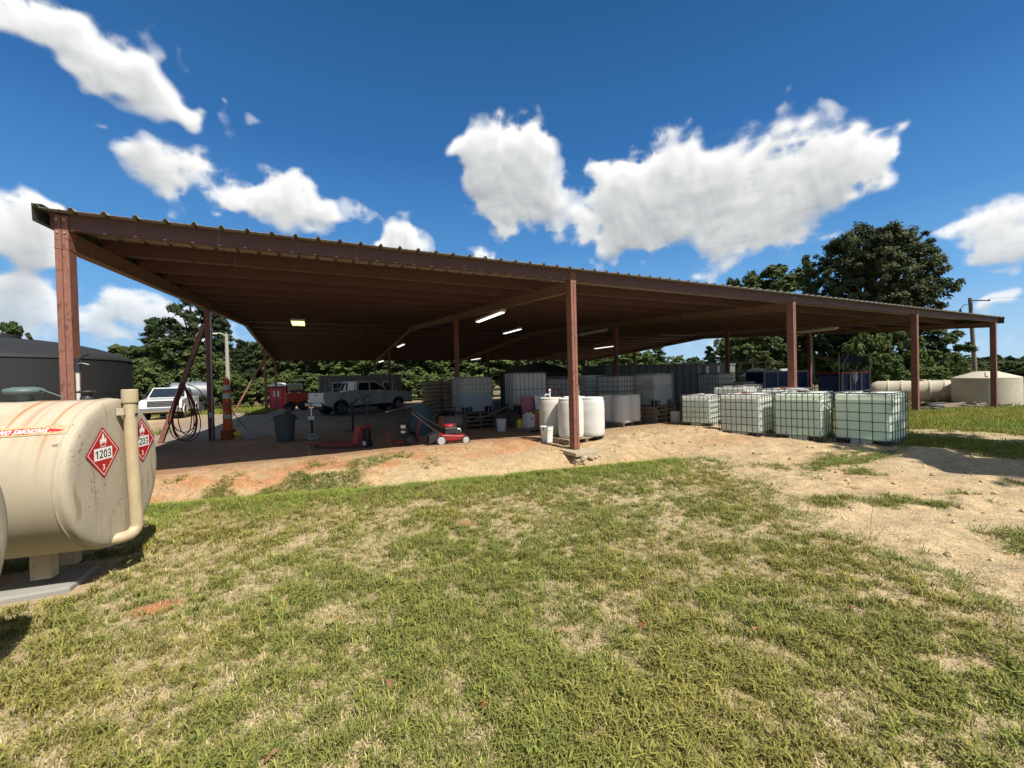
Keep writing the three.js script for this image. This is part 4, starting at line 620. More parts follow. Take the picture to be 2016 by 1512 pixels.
// ---------------------------------------------------------------- pickups
function wheelParts(parent, x, z, r, side) {
  const t = new THREE.Group(); t.name = 'wheel'; t.position.set(x, r, z); parent.add(t);
  const tyre = lathe([[r * 0.62, -0.12], [r * 0.9, -0.135], [r * 0.985, -0.11], [r, -0.06], [r, 0.06], [r * 0.985, 0.11], [r * 0.9, 0.135], [r * 0.62, 0.12]], 36); tyre.rotateX(Math.PI / 2); mesh('tyre', [tyre], M.rubber, t);
  const rim = lathe([[0.04, 0.09], [0.08, 0.085], [r * 0.5, 0.06], [r * 0.62, 0.11], [r * 0.64, 0.12], [r * 0.64, -0.1]], 30); rim.rotateX(Math.PI / 2); if (side < 0) rim.rotateY(Math.PI); mesh('rim', [rim], M.rimGrey ??= std([0.16, 0.16, 0.17], 0.35, { metalness: 0.8 }), t);
  const sp = []; for (let k = 0; k < 8; k++) { const a = k / 8 * 2 * Math.PI; sp.push(box(0.05, r * 0.5, 0.03, -Math.sin(a) * r * 0.34, Math.cos(a) * r * 0.34, side * 0.1, 0, 0, a)); } sp.push(cyl(0.07, 0.07, 0.05, 0, 0, side * 0.105, Math.PI / 2, 0, 0, 18)); mesh('spokes', sp, M.chrome, t);
}
function pickup(label, pos, turn, paint, o = {}) {
  const t = thing('pickup_truck', label, 'pickup truck', pos, turn), W = 1.96, wr = 0.41, xf = 1.9, xr = -1.88, y0 = 0.5;
  const arch = (cx, r = 0.5) => { const p = []; for (let i = 0; i <= 12; i++) { const a = Math.PI * i / 12; p.push([cx - r * Math.cos(a), wr + Math.max(y0 - wr, r * Math.sin(a))]); } return p; };
  const archR = arch(xf).reverse(), taper = (g, yb = 1.3, k = 0.2) => { const p = g.attributes.position; for (let i = 0; i < p.count; i++) { const y = p.getY(i); if (y > yb) p.setZ(i, p.getZ(i) * (1 - k * (y - yb))); } g.computeVertexNormals(); return g; };
  // cab and bonnet in one pressed body
  const body = prism([[-0.98, y0], [-0.98, 1.3], [1.2, 1.3], [1.42, 1.3], [2.5, 1.22], [2.78, 1.14], [2.84, 0.95], [2.84, 0.62], [xf + 0.52, y0], ...archR.slice(1, -1), [xf - 0.52, y0]], W, 0.05);
  mesh('body', [body], paint, t);
  const bedArch = arch(xr).reverse(), side = prism([[-1.02, y0], [-1.02, 1.3], [-2.82, 1.3], [-2.82, 0.62], [-2.5, y0], [xr - 0.52, y0], ...arch(xr).slice(1, -1), [xr + 0.52, y0]].reverse(), 0.11, 0.03);
  for (const s of [-1, 1]) mesh('bed_side', [side.clone().translate(0, 0, s * (W / 2 - 0.055))], paint, t);
  mesh('bed_floor', [box(1.75, 0.05, W - 0.24, -1.92, 0.75, 0), box(0.04, 0.5, W - 0.24, -1.045, 1.0, 0)], M.darkGrey, t);
  const gate = mesh('tailgate', [rbox(0.07, 0.56, W - 0.26, 0.02, -2.8, 1.01, 0)], paint, t); mesh('gate_handle', [rbox(0.02, 0.06, 0.24, 0.008, -2.84, 1.16, 0)], M.black, gate);
  const cabPts = [[-0.97, 1.28], [-0.86, 1.86], [-0.76, 1.92], [0.28, 1.93], [0.44, 1.88], [1.3, 1.28]];
  mesh('cab_roof', [taper(prism(cabPts, W - 0.06, 0.04))], paint, t);
  for (const s of [-1, 1]) {
    for (const q of [[[-0.8, 1.36], [-0.72, 1.78], [-0.1, 1.8], [-0.12, 1.36]], [[-0.02, 1.36], [0.0, 1.8], [0.36, 1.78], [0.98, 1.36]]]) { const g = taper(new THREE.ExtrudeGeometry(new THREE.Shape(q.map(([x, y]) => new THREE.Vector2(x, y))), { depth: 0.006, bevelEnabled: false }).translate(0, 0, s > 0 ? W / 2 - 0.031 : -W / 2 + 0.025)); mesh('side_window', [g], M.glassDark, t); }
    mesh('mirror', [rbox(0.1, 0.26, 0.2, 0.03, 1.0, 1.42, s * (W / 2 + 0.13)), box(0.05, 0.03, 0.12, 1.02, 1.34, s * (W / 2 + 0.03))], M.black, t);
    for (const x of [-0.18, 0.72]) { mesh('door_handle', [rbox(0.18, 0.035, 0.025, 0.01, x - 0.42, 1.2, s * (W / 2 + 0.008))], o.handle ?? M.black, t); mesh('door_gap', [box(0.01, 0.72, 0.006, x + 0.2, 0.94, s * (W / 2 + 0.001))], M.black, t); }
    mesh('sill', [rbox(2.1, 0.08, 0.12, 0.02, 0.05, 0.47, s * (W / 2 - 0.05))], M.black, t);
    mesh('tail_light', [rbox(0.1, 0.36, 0.14, 0.03, -2.79, 1.08, s * (W / 2 - 0.075))], M.tail, t);
    mesh('headlight', [rbox(0.14, 0.2, 0.4, 0.04, 2.74, 1.0, s * (W / 2 - 0.22))], M.lens, t);
    for (const x of [xf, xr]) { const lip = []; for (let i = 0; i <= 14; i++) { const a = Math.PI * i / 14; lip.push([x - 0.505 * Math.cos(a), wr + 0.505 * Math.sin(a), s * (W / 2 + 0.004)]); } mesh('arch_trim', [tube(lip, 0.022, 28, 6)], o.trim ?? paint, t); }
    for (const x of [xf, xr]) wheelParts(t, x, s * (W / 2 - 0.14), wr, s);
  }
  const glass = (x0, y0_, x1, y1, w0, w1, name) => { const g = new THREE.BufferGeometry(); g.setAttribute('position', new THREE.Float32BufferAttribute([x0, y0_, -w0, x0, y0_, w0, x1, y1, w1, x1, y1, -w1], 3)); g.setIndex([0, 1, 2, 0, 2, 3]); g.computeVertexNormals(); mesh(name, g, M.glassSheet, t); };
  glass(1.245, 1.35, 0.52, 1.865, 0.86, 0.76, 'windscreen'); glass(-0.99, 1.36, -0.9, 1.8, 0.8, 0.72, 'rear_window');
  mesh('front_bumper', [rbox(0.2, 0.26, W + 0.02, 0.06, 2.86, 0.62, 0)], o.bumper ?? M.chrome, t); mesh('rear_bumper', [rbox(0.2, 0.2, W - 0.04, 0.05, -2.93, 0.62, 0), box(0.04, 0.12, 0.34, -3.03, 0.62, 0)], M.chrome, t);
  mesh('number_plate', [box(0.006, 0.11, 0.3, -3.055, 0.62, 0)], M.paper, t);
  const grille = mesh('grille', [rbox(0.06, 0.34, W - 0.78, 0.02, 2.83, 0.98, 0)], M.black, t); for (const y of [0.88, 0.98, 1.08]) mesh('grille_bar', [rbox(0.03, 0.035, W - 0.76, 0.01, 2.862, y, 0)], M.chrome, grille);
  mesh('chassis', [box(5.2, 0.14, 1.1, -0.1, 0.42, 0)], M.black, t);
  return t;
}
M.glassSheet = phys([0.02, 0.025, 0.03], 0.05, { clearcoat: 1, side: THREE.DoubleSide });
M.glassSheet.name = 'tinted glass';
pickup('dusty white crew-cab pickup parked in the shade under the roof', [2.62, groundY(2.6, 26) - 0.0, -26.3], 24.7 * deg, M.carDusty);
pickup('sunlit white pickup facing the lens beside the black tank', [-8.25, groundY(-8.2, 33), -33], -86.5 * deg, M.carWhite, { bumper: M.chrome });
{ // vacuum tank trailer behind it
  const t = thing('tank_trailer', 'grey tank trailer with a white oval badge behind the sunlit pickup', 'tank trailer', at(-8.9, 40.6), 0.12);
  const g = lathe([[0, -1.4], [0.5, -1.36], [0.72, -1.22], [0.74, -1.1], [0.74, 1.1], [0.72, 1.22], [0.5, 1.36], [0, 1.4]], 36); g.rotateZ(Math.PI / 2); mesh('tank', [g.translate(0, 1.75, 0)], M.steelDull ??= std([0.2, 0.22, 0.24], 0.5, { metalness: 0.4 }), t);
  const ov = new THREE.CircleGeometry(0.3, 28); ov.scale(1.5, 0.7, 1); mesh('oval_badge', [ov.translate(0.9, 1.98, 0.705).rotateX(0)], M.white, t);
  mesh('hatch', [cyl(0.26, 0.26, 0.14, 0.5, 2.52, 0), cyl(0.06, 0.06, 0.3, -0.2, 2.6, 0)], M.steelDull, t);
  mesh('frame', [box(3.2, 0.16, 0.9, 0, 0.85, 0), bar([0.2, 2.6, 0.2], [0.8, 2.65, 0.2], 0.03)], M.black, t);
  for (const s of [-1, 1]) for (const x of [-0.5, 0.5]) mesh('wheel', [cyl(0.4, 0.4, 0.24, x, 0.4, s * 0.75, Math.PI / 2, 0, 0, 28)], M.rubber, t);
}
// ---------------------------------------------------------------- things standing in the open bay
{
  const t = thing('trash_can', 'round grey trash can with handles, full to the brim', 'trash can', at(-0.78, 13.05));
  mesh('can', [lathe([[0, 0.01], [0.215, 0], [0.22, 0.02], [0.262, 0.58], [0.272, 0.585], [0.275, 0.63], [0.268, 0.635], [0.272, 0.69], [0.285, 0.7], [0.285, 0.72], [0.262, 0.72], [0.25, 0.6]], 40)], M.binGrey, t);
  for (const s of [-1, 1]) mesh('handle', [tube([[s * 0.27, 0.66, -0.06], [s * 0.325, 0.6, -0.05], [s * 0.325, 0.6, 0.05], [s * 0.27, 0.66, 0.06]], 0.014, 20)], M.binGrey, t);
  mesh('rubbish', [rbox(0.16, 0.2, 0.14, 0.02, 0.08, 0.74, 0, 0.2, 0.3, 0.1), rbox(0.26, 0.06, 0.2, 0.02, -0.06, 0.73, 0.03, 0.1, 0, 0.2), rbox(0.1, 0.3, 0.02, 0.006, 0.12, 0.8, -0.08, 0.1, 0.2, 0.1)], M.rag ??= std([0.12, 0.08, 0.065], 0.9), t);
}
{
  const t = thing('floor_jack_stand', 'tall chrome and black jack stand with a flat foot', 'jack stand', at(-0.1, 12.8), 0.3);
  mesh('foot', [rbox(0.3, 0.09, 0.26, 0.02, 0, 0.05, 0), rbox(0.46, 0.05, 0.1, 0.02, 0, 0.09, 0), rbox(0.18, 0.1, 0.16, 0.02, 0, 0.14, 0)], M.steel, t); mesh('lower_tube', [cyl(0.035, 0.035, 0.48, 0, 0.4, 0)], M.black, t); mesh('upper_tube', [cyl(0.022, 0.022, 0.4, 0, 0.82, 0)], M.chrome, t);
  mesh('head', [rbox(0.2, 0.03, 0.12, 0.008, -0.02, 1.03, 0), rbox(0.05, 0.09, 0.05, 0.01, 0, 1.0, 0), bar([-0.02, 0.93, 0], [-0.02, 1.0, 0.02], 0.02)], M.steel, t); mesh('tag', [rbox(0.16, 0.1, 0.08, 0.01, -0.02, 0.62, 0.03)], M.paper, t);
}
{
  const t = thing('pallet_jack', 'faded red pallet jack with its forks on the dirt', 'pallet jack', at(1.02, 10.15, 0.0), 137 * deg);
  for (const s of [-1, 1]) { const f = mesh('fork', [prism([[0.12, 0.05], [1.32, 0.05], [1.42, 0.065], [1.44, 0.085], [1.3, 0.095], [0.12, 0.1]], 0.16, 0.008).translate(0, 0, s * 0.19)], M.jackRed ??= std([0.27, 0.045, 0.045], 0.6, { map: speck }), t); mesh('fork_roller', [cyl(0.035, 0.035, 0.09, 1.22, 0.036, s * 0.19, Math.PI / 2, 0, 0, 16)], M.black, f); }
  mesh('head', [prism([[0.0, 0.1], [0.14, 0.1], [0.16, 0.2], [0.05, 0.52], [-0.08, 0.52], [-0.08, 0.44], [-0.02, 0.42]], 0.5, 0.012)], M.jackRed, t);
  mesh('pump', [cyl(0.06, 0.06, 0.3, -0.06, 0.3, 0), rbox(0.14, 0.16, 0.16, 0.02, -0.08, 0.32, 0)], M.black, t);
  for (const s of [-1, 1]) { const w = mesh('steer_wheel', [cyl(0.1, 0.1, 0.06, -0.06, 0.1, s * 0.06, Math.PI / 2, 0, 0, 26)], M.rubber, t); mesh('hub', [cyl(0.055, 0.055, 0.07, -0.06, 0.1, s * 0.062, Math.PI / 2, 0, 0, 20)], M.white, w); }
  const h = mesh('tow_bar', [bar([-0.06, 0.42, 0], [-0.12, 1.04, 0], 0.018)], M.black, t); mesh('grip', [move(tube([[0, 0, -0.02], [0, 0.05, -0.09], [0, 0.14, -0.1], [0, 0.18, 0], [0, 0.14, 0.1], [0, 0.05, 0.09], [0, 0, 0.02]], 0.015, 40), -0.12, 1.03, 0)], M.black, h);
}
{
  const t = thing('hose_reel_stand', 'black hoop on a post, a bare hose reel stand', 'stand', at(1.1, 14.45));
  mesh('post', [bar([0, 0, 0], [0, 0.95, 0], 0.035), rbox(0.14, 0.1, 0.12, 0.01, 0, 0.82, 0)], M.black, t); mesh('foot', [rbox(0.5, 0.02, 0.4, 0.006, 0, 0.012, 0)], M.darkGrey, t);
  mesh('hoop', [move(new THREE.TorusGeometry(0.36, 0.013, 8, 48), 0.0, 0.98, 0, 0, 0.2, 0)], M.black, t); mesh('arm', [bar([0, 0.9, 0], [-0.2, 0.72, 0.03], 0.02), bar([0, 0.9, 0], [0.22, 1.1, 0.03], 0.024), rbox(0.5, 0.04, 0.06, 0.01, 0, 0.62, 0)], M.black, t);
}
{
  const t = thing('pressure_washer', 'small red-framed pressure washer with black wheels', 'pressure washer', at(1.86, 9.72), -0.35);
  mesh('engine', [rbox(0.26, 0.2, 0.24, 0.03, 0, 0.32, 0), rbox(0.2, 0.1, 0.2, 0.03, 0.0, 0.46, 0), cyl(0.05, 0.05, 0.16, 0.16, 0.34, 0, 0, 0, Math.PI / 2)], M.black, t); mesh('recoil_cover', [rbox(0.11, 0.08, 0.01, 0.004, 0.0, 0.45, 0.105), rbox(0.1, 0.05, 0.01, 0.004, 0.0, 0.33, 0.125)], M.paper, t);
  mesh('frame', [tube([[-0.26, 0.1, 0.14], [0.2, 0.1, 0.14], [0.3, 0.2, 0.14], [0.4, 0.62, 0.14]], 0.014, 30), tube([[-0.26, 0.1, -0.14], [0.2, 0.1, -0.14], [0.3, 0.2, -0.14], [0.4, 0.62, -0.14]], 0.014, 30), bar([0.4, 0.62, -0.14], [0.4, 0.62, 0.14], 0.014), bar([-0.26, 0.1, -0.14], [-0.26, 0.1, 0.14], 0.014), tube([[-0.26, 0.1, 0.14], [-0.34, 0.2, 0.14], [-0.36, 0.34, 0.14]], 0.014, 12), bar([-0.24, 0, 0.12], [-0.24, 0.1, 0.12], 0.014), bar([-0.24, 0, -0.12], [-0.24, 0.1, -0.12], 0.014)], M.paintRed, t);
  for (const s of [-1, 1]) { const w = mesh('wheel', [move(new THREE.TorusGeometry(0.115, 0.032, 10, 28), 0.16, 0.147, s * 0.2)], M.rubber, t); const sp = []; for (let k = 0; k < 5; k++) sp.push(box(0.024, 0.2, 0.02, 0.16, 0.147, s * 0.2, 0, 0, k * Math.PI / 5)); mesh('spokes', sp, M.darkGrey, w); }
}
{
  const t = thing('blue_barrel', 'faded blue-grey barrel behind the mower handle', 'barrel', at(2.72, 11.7));
  mesh('body', [lathe([[0, 0], [0.23, 0], [0.25, 0.03], [0.255, 0.28], [0.262, 0.29], [0.255, 0.3], [0.255, 0.58], [0.262, 0.59], [0.255, 0.6], [0.25, 0.82], [0.24, 0.86], [0.225, 0.86], [0.225, 0.8]], 36)], M.blueDrum, t); mesh('rim', [move(new THREE.TorusGeometry(0.236, 0.012, 8, 36), 0, 0.86, 0, Math.PI / 2, 0, 0)], M.blueDrum, t);
}
{
  const t = thing('straw_broom', 'dry straw broom head sticking out of the blue barrel', 'broom', at(2.86, 11.55, 0.74), 0.4), r = mulberry(31), p = [];
  for (let k = 0; k < 34; k++) { const a = (r() - 0.5) * 1.5, b = (r() - 0.5) * 0.5; p.push(bar([0.02 * a, 0, 0], [0.3 * Math.sin(a) , 0.06 + 0.32 * Math.cos(a), 0.2 * b], 0.004, 4)); }
  mesh('bristles', p, std([0.33, 0.24, 0.1], 0.95), t); mesh('handle', [bar([0, 0.02, 0], [-0.12, -0.55, 0.04], 0.014)], M.wood, t); mesh('binding', [rbox(0.08, 0.06, 0.05, 0.01, 0, 0.03, 0)], M.paintRed, t);
}
{
  const t = thing('spray_lance', 'long grey spray lance propped over the barrel', 'spray lance', [0, 0, 0]);
  mesh('wand', [bar([1.62, 0.83, -10.55], [3.12, 1.06, -11.1], 0.012)], M.steel, t); mesh('grip', [bar([2.62, 0.985, -10.92], [3.16, 1.07, -11.12], 0.02), bar([3.12, 1.06, -11.1], [3.14, 0.93, -11.1], 0.018)], M.black, t); mesh('nozzle', [bar([1.58, 0.824, -10.535], [1.66, 0.836, -10.565], 0.018)], M.pvc, t);
  mesh('rest', [bar([2.86, groundY(2.86, 11.02), -11.02], [2.86, 1.0, -11.02], 0.014)], M.black, t);
}
{
  const t = thing('lawn_mower', 'red push mower with white wheels and a long black handle', 'lawn mower', at(2.76, 9.0, 0.0), -0.12);
  mesh('deck', [prism([[-0.3, 0.08], [0.34, 0.08], [0.36, 0.16], [0.24, 0.2], [-0.2, 0.24], [-0.3, 0.2]], 0.46, 0.03)], M.mowerRed ??= std([0.26, 0.014, 0.016], 0.5, { map: speck }), t);
  mesh('engine', [rbox(0.3, 0.16, 0.3, 0.03, 0.0, 0.3, 0), rbox(0.12, 0.12, 0.3, 0.02, 0.16, 0.27, 0), cyl(0.05, 0.05, 0.1, 0.12, 0.4, -0.08)], M.black, t); mesh('cowl', [lathe([[0.125, 0], [0.13, 0.03], [0.1, 0.06], [0, 0.065]], 28).translate(-0.02, 0.385, 0)], M.mowerRed, t); mesh('fuel_tank', [rbox(0.12, 0.1, 0.16, 0.03, 0.17, 0.29, 0.06)], M.paper, t); mesh('grass_chute', [prism([[-0.3, 0.12], [-0.52, 0.03], [-0.5, 0.2], [-0.3, 0.3]], 0.4, 0.02)], M.black, t);
  for (const [x, r] of [[-0.25, 0.11], [0.3, 0.092]]) for (const s of [-1, 1]) { const w = mesh('wheel', [cyl(r, r, 0.055, x, r, s * 0.265, Math.PI / 2, 0, 0, 30)], M.rubber, t); mesh('wheel_disc', [cyl(r * 0.78, r * 0.7, 0.012, x, r, s * 0.296, s * Math.PI / 2, 0, 0, 26)], M.wheelGrey ??= std([0.42, 0.42, 0.4], 0.6, { map: speck }), w); }
  for (const s of [-1, 1]) mesh('handle', [tube([[-0.28, 0.26, s * 0.2], [-0.6, 0.52, s * 0.2], [-0.98, 0.86, s * 0.2], [-1.06, 0.94, s * 0.17]], 0.013, 26)], M.black, t); mesh('handle_grip', [bar([-1.06, 0.94, -0.18], [-1.06, 0.94, 0.18], 0.015), bar([-0.68, 0.6, -0.2], [-0.68, 0.6, 0.2], 0.011)], M.black, t); mesh('cable', [tube([[-0.9, 0.86, 0.21], [-0.5, 0.56, 0.24], [-0.1, 0.34, 0.16], [0.06, 0.3, 0.12]], 0.006, 30)], M.black, t);
}
{
  const t = thing('air_tank', 'orange-ended grey air tank lying behind the mower', 'air tank', at(3.55, 11.6), -0.3), g = lathe([[0, -0.36], [0.12, -0.34], [0.2, -0.27], [0.21, -0.22], [0.21, 0.22], [0.2, 0.27], [0.12, 0.34], [0, 0.36]], 32); g.rotateZ(Math.PI / 2);
  mesh('tank', [g.translate(0.05, 0.3, 0)], M.tankGrey ??= std([0.2, 0.17, 0.14], 0.6, { map: speck }), t); const e = lathe([[0.2, 0], [0.214, 0.02], [0.214, 0.1], [0.17, 0.15], [0.1, 0.18], [0, 0.19]], 32); e.rotateZ(Math.PI / 2); mesh('end_cap', [e.translate(-0.16, 0.3, 0)], M.rustOrange2 ??= std([0.5, 0.17, 0.03], 0.6), t);
  for (const x of [-0.1, 0.22]) mesh('foot', [box(0.04, 0.1, 0.3, x, 0.05, 0), box(0.04, 0.06, 0.36, x, 0.02, 0)], M.black, t);
}
{ const b = mesh('plank', [box(1.5, 0.02, 0.09, 0, 0, 0)], M.woodGrey); b.position.set(4.9, 0.58, -11.35); b.rotation.set(0, -0.1, 0.32); tag(b, 'grey plank slanting across the pallets below the dusty tote', 'plank'); }
// ---------------------------------------------------------------- at the back of the shed
{
  const t = thing('portable_toilet', 'red portable toilet with a white roof', 'portable toilet', at(-2.68, 39.5), -0.35);
  for (const s of [-1, 1]) mesh('side_wall', [rbox(0.04, 1.95, 1.1, 0.01, s * 0.54, 1.0, 0)], M.potRed ??= std([0.5, 0.02, 0.05], 0.5), t); mesh('back_wall', [box(1.04, 1.95, 0.04, 0, 1.0, -0.53)], M.potRed, t);
  const d = mesh('door', [rbox(0.98, 1.8, 0.04, 0.01, 0, 0.95, 0.53)], M.potRed, t); mesh('sign', [box(0.44, 0.5, 0.006, 0, 1.35, 0.556)], M.white, d); mesh('handle', [rbox(0.04, 0.14, 0.04, 0.01, 0.38, 1.0, 0.56)], M.white, d);
  mesh('roof', [prism([[-0.6, 1.96], [0.6, 1.96], [0.58, 2.08], [0.3, 2.22], [0, 2.28], [-0.3, 2.22], [-0.58, 2.08]], 1.2, 0.03)], M.white, t); mesh('base', [box(1.1, 0.08, 1.1, 0, 0.04, 0)], M.white, t);
}
{
  const t = thing('red_machine', 'orange-red site machine with a black cab frame beside the toilet', 'machine', at(-1.3, 35.4), 0.1);
  mesh('hull', [rbox(1.5, 1.0, 1.2, 0.05, 0, 0.85, 0)], M.machRed ??= std([0.5, 0.06, 0.02], 0.5), t); for (const x of [-0.5, -0.16, 0.18, 0.52]) mesh('panel_rib', [box(0.04, 0.8, 0.02, x, 0.85, 0.61)], M.machRed, t); mesh('grille', [box(1.2, 0.05, 0.02, 0, 0.6, 0.612)], M.black, t);
  for (const x of [-0.6, 0.5]) for (const z of [-0.45, 0.45]) mesh('cab_post', [box(0.08, 0.8, 0.08, x, 1.75, z)], M.black, t); mesh('cab_roof', [rbox(1.3, 0.08, 1.1, 0.02, -0.05, 2.17, 0)], M.black, t); mesh('cab_glass', [box(1.0, 0.62, 0.02, -0.05, 1.72, 0.44)], M.glassDark, t);
  for (const s of [-1, 1]) for (const x of [-0.45, 0.45]) mesh('wheel', [cyl(0.36, 0.36, 0.3, x, 0.36, s * 0.7, Math.PI / 2, 0, 0, 28)], M.rubber, t);
}
function corrugated(w, h, pitch, depth) { const p = []; let x = -w / 2; const n = Math.round(w / pitch), q = w / n; for (let i = 0; i < n; i++) { p.push([x, 0], [x + q * 0.3, 0], [x + q * 0.4, depth], [x + q * 0.9, depth]); x += q; } p.push([w / 2, 0]); return p; }
function wallSheet(w, h, pitch, depth) { const top = corrugated(w, h, pitch, depth), pts = [...top, ...top.slice().reverse().map(([x, y]) => [x, y - 0.004])]; const s = new THREE.Shape(pts.map(([x, y]) => new THREE.Vector2(x, y))); const g = new THREE.ExtrudeGeometry(s, { depth: h, bevelEnabled: false }); g.rotateX(-Math.PI / 2); g.scale(1, 1, -1); const ix = g.index; return (() => { const n = plain(g), p = n.attributes.position; for (let i = 0; i < p.count; i += 3) { const a = [p.getX(i), p.getY(i), p.getZ(i)], b = [p.getX(i + 1), p.getY(i + 1), p.getZ(i + 1)]; p.setXYZ(i, ...b); p.setXYZ(i + 1, ...a); } n.computeVertexNormals(); return n; })(); }
{
  const X = 3.35, N = 35.2, t = thing('site_office', 'grey corrugated container office with white-framed windows behind the pickup', 'container', at(X, N), 0.02), w = 6.1, h = 2.6;
  const wall = mesh('front_wall', [wallSheet(w, h, 0.28, 0.04).translate(0, 0, 1.18)], M.boxGrey ??= std([0.26, 0.25, 0.22], 0.7, { map: speck }), t); mesh('body', [box(w, h - 0.04, 2.3, 0, h / 2, 0)], M.boxGrey, t);
  for (const y of [0.06, h - 0.06]) mesh('rail', [box(w, 0.12, 0.1, 0, y, 1.2)], M.boxGrey, t); for (const x of [-w / 2 + 0.06, w / 2 - 0.06]) mesh('corner_post', [box(0.12, h, 0.12, x, h / 2, 1.2)], M.boxGrey, t);
  for (const [x, pw] of [[-1.75, 0.9], [1.95, 0.8]]) { const f = mesh('window', [box(pw, 0.09, 0.05, x, 2.04, 1.25), box(pw, 0.09, 0.05, x, 1.1, 1.25), box(0.09, 0.85, 0.05, x - pw / 2 + 0.045, 1.57, 1.25), box(0.09, 0.85, 0.05, x + pw / 2 - 0.045, 1.57, 1.25), box(0.03, 0.85, 0.03, x, 1.57, 1.245), box(pw - 0.1, 0.03, 0.03, x, 1.57, 1.245)], M.paper, t); mesh('pane', [box(pw - 0.1, 0.86, 0.012, x, 1.57, 1.228)], M.glassPane ??= phys([0.05, 0.055, 0.06], 0.04, { clearcoat: 1 }), f); }
}
{ // long ribbed steel container that closes the right-hand side
  const X = 22.2, N = 21.3, t = thing('steel_container', 'long dark ribbed steel container under the far side of the roof', 'container', at(X, N), 0), w = 12.2, h = 2.62;
  mesh('body', [box(w - 0.1, h - 0.04, 2.38, 0, h / 2, 0)], M.boxDark ??= std([0.15, 0.16, 0.15], 0.7, { map: speck }), t);
  const n = 18, pw = w / n; for (let i = 0; i < n; i++) { shared('wall_panel', boxUV(new THREE.BoxGeometry(pw - 0.045, h - 0.16, 0.03)), M.boxDark, t, [-w / 2 + pw * (i + 0.5), h / 2, 1.205]); if (i) shared('seam_batten', boxUV(new THREE.BoxGeometry(0.05, h - 0.14, 0.05)), M.black, t, [-w / 2 + pw * i, h / 2, 1.22]); }
  for (const y of [0.04, h - 0.05]) mesh('rail', [box(w, 0.1, 0.09, 0, y, 1.22)], M.boxDark, t);
  mesh('door', [box(0.62, 1.5, 0.02, -3.2, 0.85, 1.25)], M.black, t);
  for (const [x, y, a, b, m] of [[3.1, 2.1, 0.36, 0.7, M.paper], [2.2, 2.2, 0.3, 0.5, M.dimPlate], [4.2, 2.15, 0.3, 0.6, M.paper], [5.1, 1.9, 0.26, 0.36, M.paper]]) mesh('notice', [box(a, b, 0.006, x, y, 1.226)], m, t);
}
{ const X = 10.4, N = 18.4, t = thing('black_tank', 'dark domed tank in the deep shade behind the sacks', 'storage tank', at(X, N, -0.02)); mesh('wall', [lathe([[0, 0], [1.9, 0], [1.94, 0.05], [1.94, 0.9], [1.97, 0.95], [1.94, 1.0], [1.94, 1.95]], 60)], M.blackPoly, t); mesh('dome', [lathe([[1.95, 1.94], [1.95, 1.98], [1.85, 2.04], [1.2, 2.3], [0.5, 2.44], [0, 2.46]], 60)], M.blackPoly, t); mesh('lid', [cyl(0.25, 0.25, 0.1, 0, 2.48, 0)], M.blackPoly, t); }
function skidBox(label, X, N, turn, w, h, d, beamMat, panel, o = {}) {
  const t = thing('skid_box', label, 'steel box', at(X, N), turn, 'blue steel boxes'); mesh('hull', [box(w - 0.06, h - 0.1, d - 0.06, 0, h / 2 + 0.04, 0)], panel, t);
  for (const x of [-w / 2, -w * 0.2, w * 0.2, w / 2]) mesh('upright', [box(0.07, h, 0.07, x, h / 2, d / 2)], M.frameGrey ??= std([0.3, 0.3, 0.3], 0.6), t); for (const s of [-1, 1]) mesh('top_rail', [box(w + 0.06, 0.08, 0.08, 0, h, s * d / 2)], beamMat, t); for (const s of [-1, 1]) mesh('end_rail', [box(0.08, 0.08, d - 0.08, s * w / 2, h, 0)], beamMat, t); mesh('end_panel', [box(0.012, h - 0.3, d - 0.2, -w / 2 - 0.012, h / 2, 0)], o.end ?? panel, t); mesh('skid', [box(w, 0.1, 0.12, 0, 0.05, d / 2 - 0.1), box(w, 0.1, 0.12, 0, 0.05, -d / 2 + 0.1)], M.black, t); return t;
}
M.blueLit = std([0.09, 0.16, 0.3], 0.5, { map: speck });  // lighter copy of the navy, light on the end panel painted into its colour
skidBox('dark blue steel box with pale uprights behind the third column', 24.6, 14.9, -0.35, 2.7, 1.85, 1.6, M.frameGrey ??= std([0.3, 0.3, 0.3], 0.6), M.navy);
skidBox('blue steel box with a red top beam at the shed end', 26.5, 12.4, -0.42, 1.5, 1.75, 1.7, M.machRed, M.navy, { end: M.blueLit });
{
  const t = thing('tarp_frame', 'sagging dark tarp on thin steel posts over the blue box', 'tarp', at(26.4, 12.4), -0.42), p = [], idx = [], n = 14;
  for (let i = 0; i <= n; i++) for (let j = 0; j <= n; j++) { const u = i / n, v = j / n; p.push(-0.85 + 1.7 * u, 2.75 - 0.42 * Math.sin(Math.PI * u) * 0.7 - 0.25 * v + 0.05 * fbm2(u * 5 + 9, v * 5, 2), -0.85 + 1.7 * v); if (i < n && j < n) { const k = i * (n + 1) + j; idx.push(k, k + 1, k + n + 1, k + 1, k + n + 2, k + n + 1); } }
  const g = new THREE.BufferGeometry(); g.setAttribute('position', new THREE.Float32BufferAttribute(p, 3)); g.setIndex(idx); g.computeVertexNormals(); mesh('tarp', g, new THREE.MeshStandardMaterial({ color: lin(0.03, 0.033, 0.04), roughness: 0.8, side: THREE.DoubleSide }), t);
  for (const [x, z] of [[-0.85, -0.85], [0.85, -0.85], [-0.85, 0.85], [0.85, 0.85]]) mesh('post', [bar([x, 0, z], [x * 1.02, 2.8, z * 1.02], 0.025)], M.frameGrey, t); mesh('strut', [bar([-0.85, 1.9, 0.85], [-0.3, 2.75, 0.85], 0.018)], M.frameGrey, t);
}
